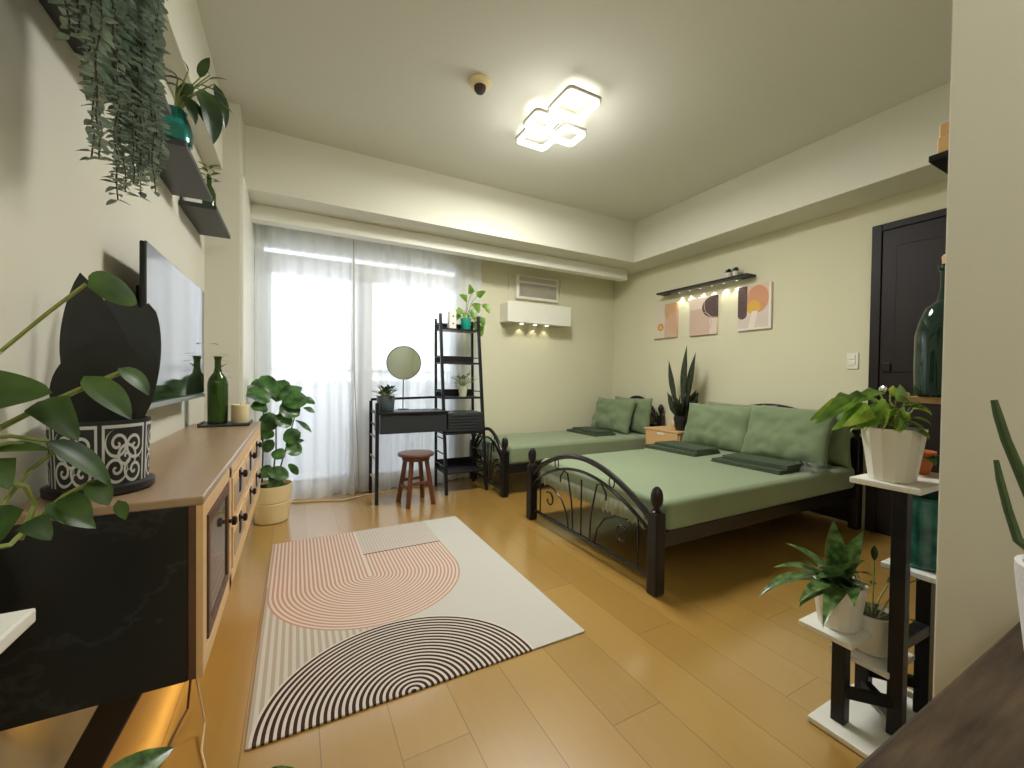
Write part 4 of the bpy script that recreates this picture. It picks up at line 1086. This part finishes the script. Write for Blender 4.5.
# leafy plant low on the stand, only its leaf tips reach the picture
lo = thing('low_pot_plant', 'plant low on the left stand, leaf tips at the bottom edge', 'plant', (-.40, .66, .2205))
part('pot', MB().lathe((-.40, .66, .2205), [(.055, 0), (.075, .12), (.070, .12), (.066, .10)], 24), M['whitep'], lo)
f = MB(); b0 = V((-.40, .66, .33))
aim(f, at(85, 800, .86), at(178, 741, .92), .05, 'ovate', .3, (.1, -.6, .8), .2, 9)
aim(f, at(255, 790, .86), at(298, 763, .90), .035, 'lance', .3, (.1, -.6, .8), .2, 9)
aim(f, b0, (-.44, .86, .47), .05, 'lance', .7, (0, 0, 1), .2, 8)
aim(f, b0, (-.36, .50, .47), .05, 'lance', .7, (0, 0, 1), .2, 8)
part('foliage', f, M['l_lily'], lo, sharp=180)
s = MB(); s.tube([b0, (-.37, .75, .42), at(85, 800, .86)], .003, 5); s.tube([b0, (-.30, .74, .40), at(255, 790, .86)], .003, 5)
part('stem', s, M['stem'], lo)

# ------------------------------------------------------------------ tiered plant stand on the right
ps = thing('tiered_plant_stand', 'black and white tiered plant stand beside the near partition', 'plant stand', (1.62, .56, 0))
def board(x0, x1, y0, y1, zt_, nm='shelf_board'): return part(nm, MB().box(x0, x1, y0, y1, zt_-.018, zt_, .003), M['whiteb'], ps)
part('base_board', MB().box(1.440, 1.88, .40, .686, .002, .020, .003), M['whiteb'], ps)
def pst(x, y, h, w=.036): return part('upright', MB().box(x-w/2, x+w/2, y-w/2, y+w/2, .0205, h, .002), M['black'], ps)
TOP, SR, SL, SM = .778, .500, .288, .205
pst(1.507, .628, SL-.018); pst(1.598, .524, TOP-.018); pst(1.778, .520, SR-.018); pst(1.690, .640, SM-.018)
pst(1.84, .60, TOP-.018)
board(1.558, 1.90, .470, .640, TOP); board(1.675, 1.90, .455, .598, SR); board(1.478, 1.668, .590, .738, SL); board(1.572, 1.762, .535, .690, SM)
part('cross_bar', MB().beam((1.507, .628, .115), (1.598, .524, .115), .026, .030), M['black'], ps)
part('cross_bar', MB().beam((1.598, .524, .30), (1.778, .520, .30), .034, .034), M['black'], ps)
part('cross_bar', MB().beam((1.690, .640, .115), (1.778, .520, .115), .026, .030), M['black'], ps)
part('cross_bar', MB().beam((1.598, .524, .07), (1.690, .640, .07), .026, .030), M['black'], ps)
def facet_pot(c, rb, rt_, h, par, m, n=14):
    prof = [(rb*.96, 0), (rb, .004), (rt_, h-.004), (rt_*1.01, h), (rt_*.93, h), (rt_*.88, h*.84)]
    part('pot', MB().lathe(c, prof, n), m, par, sharp=12)
    part('soil', MB().lathe((c[0], c[1], c[2]+h*.82), [(rt_*.86, 0), (rt_*.86, .008)], 20), M['soil'], par)
p1 = thing('golden_pothos', 'yellow-green pothos in a white fluted pot on top of the tiered stand', 'plant', (1.628, .560, TOP))
c1 = (1.628, .560, TOP+.0005); facet_pot(c1, .056, .077, .162, p1, M['whitep'])
f = MB(); f2 = MB(); s = MB(); b0 = V((1.628, .560, TOP+.13))
for (bx, by, tx, ty, W, Y, nr_) in ((852, 402, 826, 410, .055, .62, (0, -.6, .8)), (858, 400, 846, 432, .060, .60, (0, -1, .3)), (868, 396, 842, 396, .055, .60, (0, -.5, .9)), (886, 402, 870, 430, .060, .55, (0, -1, .3)),
    (896, 400, 914, 380, .05, .52, (0, -.8, .4)), (900, 410, 914, 430, .05, .50, (.2, -1, .2)), (880, 392, 858, 390, .05, .62, (0, -.4, .9)), (890, 395, 900, 384, .04, .60, (0, -.8, .5)),
    (905, 402, 922, 398, .05, .50, (0, -.5, .9)), (870, 408, 856, 424, .055, .56, (0, -.9, .4)), (840, 402, 820, 412, .045, .66, (0, -.7, .7)), (884, 410, 892, 430, .055, .52, (.1, -1, .3)),
    (874, 402, 888, 398, .05, .58, (0, -.4, .9)), (892, 406, 908, 412, .06, .54, (0, -.6, .8)), (864, 412, 876, 432, .05, .56, (.1, -1, .2)), (850, 396, 834, 398, .05, .64, (0, -.4, 1)), (898, 392, 912, 390, .04, .58, (0, -.3, 1)), (900, 416, 902, 432, .04, .50, (.1, -1, .2))):
    q = at(bx, by, Y); tip = at(tx, ty, Y-.01)
    s.tube([b0+V((R.uniform(-.03, .03), R.uniform(-.03, .03), 0)), (b0+q)/2+V((0, 0, .02)), q], .0022, 5)
    aim(f2 if tx % 4 == 2 else f, q, tip, W*.9, 'heart', .6, nr_, .3, 7)
for k in range(26):
    a_ = k*2.4; rr_ = .02+.05*((k*7) % 10)/10
    q = b0+V((math.cos(a_)*rr_, math.sin(a_)*rr_, .03+.085*((k*3) % 7)/7))
    s.tube([b0, (b0+q)/2, q], .002, 5)
    (f if k % 2 == 0 else f2).leaf(q, (math.cos(a_), math.sin(a_), .15), (0, 0, 1), .05, .036, .9, .3, 'heart', 6)
part('foliage', f2, M['l_mid'], p1, sharp=180); part('young_foliage', f, M['l_lime'], p1, label='lime coloured young leaves', sharp=180); part('stem', s, M['stem'], p1)
p2 = thing('peace_lily', 'glossy arching plant in a white fluted pot low on the tiered stand', 'plant', (1.566, .664, SL))
facet_pot((1.566, .664, SL+.0005), .055, .073, .146, p2, M['whitep'])
f = MB(); b0 = V((1.566, .664, SL+.12))
for (tx, ty, W, Y, dr_) in ((770, 573, .045, .74, 1.2), (786, 560, .045, .74, 1.0), (790, 545, .05, .74, 1.1), (838, 512, .05, .66, .2), (846, 520, .045, .64, .5), (800, 590, .04, .70, 1.3), (858, 545, .045, .60, .7), (862, 560, .04, .58, .9), (826, 545, .05, .62, .8),
                        (812, 556, .045, .66, .9), (850, 560, .04, .62, .8), (804, 540, .045, .76, 1.0), (840, 535, .05, .70, .4), (868, 575, .04, .60, 1.1), (820, 585, .04, .60, 1.2), (800, 570, .04, .66, 1.1), (844, 575, .04, .58, 1.0)):
    tip = at(tx, ty, Y); d = tip-b0; d = (d + V((0, 0, d.length*.35*dr_)))*.88
    f.leaf(b0+V((R.uniform(-.03, .03), R.uniform(-.03, .03), 0)), d, V((0, 0, 1))-d.normalized()*.2, d.length*1.02, W*1.25, dr_, .25, 'lance', 9)
part('foliage', f, M['l_lily'], p2, sharp=180)
p3 = thing('small_round_pot_plant', 'thin-stemmed plant in a smooth round white pot low on the tiered stand', 'plant', (1.665, .612, SM))
part('pot', MB().lathe((1.665, .612, SM+.0005), [(.045, 0), (.056, .01), (.062, .07), (.064, .128), (.059, .130), (.057, .11)], 32), M['whitep'], p3)
part('soil', MB().lathe((1.665, .612, SM+.108), [(.056, 0), (.056, .008)], 22), M['soil'], p3)
bush((1.665, .612, SM+.112), 9, .055, .018, 1.2, 1.3, M['l_dark'], p3, 'lance', 5, .6, .015, stemL=.08)
p4 = solo('teal_jar', MB().lathe((1.772, .528, SR+.0005), [(.060, 0), (.068, .006), (.071, .10), (.070, .20), (.066, .215), (.060, .22), (.056, .22), (.060, .19)], 36), M['tealmot'], 'mottled teal jar on the stand, under the pothos pot', 'jar', (1.772, .528, SR))
p5 = thing('terracotta_pot_plant', 'small terracotta pot with a leaf behind the white pothos pot', 'plant', (1.835, .570, TOP))
part('pot', MB().lathe((1.835, .570, TOP+.0005), [(.034, 0), (.046, .055), (.050, .056), (.050, .075), (.042, .075), (.042, .06)], 26), M['terra'], p5)
f = MB()
for k in range(8):
    a = k*2.4+2.2; f.leaf((1.835, .570, TOP+.06), (math.cos(a), math.sin(a), .5), (0, 0, 1), .09, .045, 1.2, .2, 'ovate', 6)
part('foliage', f, M['l_poth'], p5, sharp=180)

# shelves on the hidden face of the partition with a demijohn and a wood block
def bshelf(x0, x1, y1, z, lab, m, th=.018):
    t = thing('partition_shelf', lab, 'shelf', ((x0+x1)/2, .336, z))
    part('board', MB().box(x0, x1, .3365, y1, z-th, z, .002), m, t)
bshelf(1.56, 2.2, .515, 1.040, 'light wood shelf carrying the big dark bottle, behind the partition', M['pine'])
bshelf(1.62, 2.2, .494, 1.737, 'small black shelf high on the partition, under the wood block', M['black'])
dj = thing('demijohn', 'large dark green glass bottle on the shelf beside the partition', 'bottle', (1.572, .425, 1.0405))
part('glass', MB().lathe((1.572, .425, 1.0405), [(.060, 0), (.068, .008), (.070, .08), (.070, .17), (.061, .212), (.050, .245), (.028, .265), (.022, .30), (.022, .345), (.027, .35), (.027, .362), (.020, .362)], 40), M['g_dark'], dj)
part('stopper', MB().lathe((1.572, .425, 1.40), [(.019, 0), (.021, .025), (.018, .03)], 18), M['pine'], dj)
solo('wood_block', MB().box(1.632, 1.80, .385, .480, 1.7375, 1.785, .003).box(1.637, 1.80, .388, .478, 1.7855, 1.825, .003), M['pine'], 'light wood block on the small black shelf by the ceiling', 'block', (1.73, .44, 1.7375))

# table at the lower right with a cactus
tb = thing('dark_wood_table', 'dark walnut table top at the lower right corner', 'table', (.8, .0, 0))
part('table_top', MB().box(.30, 1.198, -.55, .191, .665, .70, .004), M['table'], tb)
for (x, y) in ((.35, .14), (1.15, .14), (.35, -.5), (1.15, -.5)): part('leg', MB().box(x-.025, x+.025, y-.025, y+.025, 0, .665, .003), M['blackwood'], tb)
cp = thing('pencil_cactus', 'thin-stalked cactus in a dimpled white pot on the dark table', 'plant', (.922, .104, .7005))
part('pot', MB().lathe((.922, .104, .7005), [(.056, 0), (.061, .004), (.072, .115), (.072, .130), (.065, .130), (.062, .11)], 48), M['ribwhite'], cp)
part('soil', MB().lathe((.922, .104, .80), [(.057, 0), (.057, .008)], 24), M['soil'], cp)
def ray_pt(px, py, X):
    d = at(px, py, 1)-V((0, 0, CH)); return V((0, 0, CH))+d*(X/d.x)
part('stalk', MB().tube([(.930, .115, .80), ray_pt(1018, 540, .94), ray_pt(1008, 510, .94), ray_pt(1000, 480, .94), ray_pt(996, 460, .94)], [.006, .006, .005, .0045, .003], 10), M['cactus'], cp)
part('stalk', MB().tube([(.945, .108, .80), ray_pt(1032, 500, .975), ray_pt(1018, 468, .965), ray_pt(1006, 440, .96), ray_pt(998, 415, .955), ray_pt(994, 400, .955)], [.008, .0075, .0065, .006, .0055, .004], 10), M['cactus'], cp)

# ------------------------------------------------------------------ light
w = bpy.data.worlds.new('sky'); sc.world = w; w.use_nodes = True; nt = w.node_tree
bg = nt.nodes['Background']
tc = nt.nodes.new('ShaderNodeTexCoord'); nz = nt.nodes.new('ShaderNodeTexNoise'); nz.inputs['Scale'].default_value = 3.0; nz.inputs['Detail'].default_value = 4
nt.links.new(tc.outputs['Generated'], nz.inputs['Vector'])
mx = nt.nodes.new('ShaderNodeMix'); mx.data_type = 'RGBA'; nt.links.new(nz.outputs['Fac'], mx.inputs[0])
mx.inputs[6].default_value = (.66, .80, 1.0, 1); mx.inputs[7].default_value = (1, 1, 1, 1)
nt.links.new(mx.outputs[2], bg.inputs[0]); bg.inputs[1].default_value = 6.0
def light(name, kind, loc, energy, col, rot=(0, 0, 0), **k):
    d = bpy.data.lights.new(name, kind); d.energy = energy; d.color = col
    for a, b in k.items(): setattr(d, a, b)
    o = bpy.data.objects.new(name, d); COL.objects.link(o); o.location = loc; o.rotation_euler = rot; return o
WARM = (1, .98, .93)
light('lamp_light', 'POINT', (1.53, 2.3, 2.57), 10, WARM, shadow_soft_size=.20)
light('lamp_light', 'AREA', (1.53, 2.32, 2.73), 55, WARM, (0, 0, 0), shape='SQUARE', size=.6)
light('hall_fill_light', 'POINT', (.45, -1.0, 2.60), 34, WARM, shadow_soft_size=.15)  # fill light added behind the camera
for y in LEDY: light('shelf_led', 'SPOT', (XR-.036, y, 2.012), 2.0, (1, .92, .76), (0, 0, 0), spot_size=math.radians(72), spot_blend=.12, shadow_soft_size=.008)
for x in (2.28, 2.46, 2.62): light('box_led', 'SPOT', (x, YW-.05, 1.68), .5, (1, .9, .7), (math.radians(12), 0, 0), spot_size=math.radians(90), spot_blend=.6, shadow_soft_size=.006)
pl = light('window_portal', 'AREA', ((PX+1.56)/2, YW+.12, 1.12), 1, (1, 1, 1), (-PI/2, 0, 0), shape='RECTANGLE', size=1.9, size_y=2.25)
pl.data.cycles.is_portal = True

vs = sc.view_settings
sc.display_settings.display_device = 'sRGB'
vs.view_transform = 'Standard'; vs.look = 'None'; vs.gamma = 1; vs.use_curve_mapping = False; vs.exposure = 0.2
cy = sc.cycles
cy.use_denoising = True
cy.max_bounces = 10; cy.diffuse_bounces = 5; cy.transparent_max_bounces = 24; cy.glossy_bounces = 4
cy.sample_clamp_indirect = 4.0; cy.caustics_reflective = False; cy.caustics_refractive = False
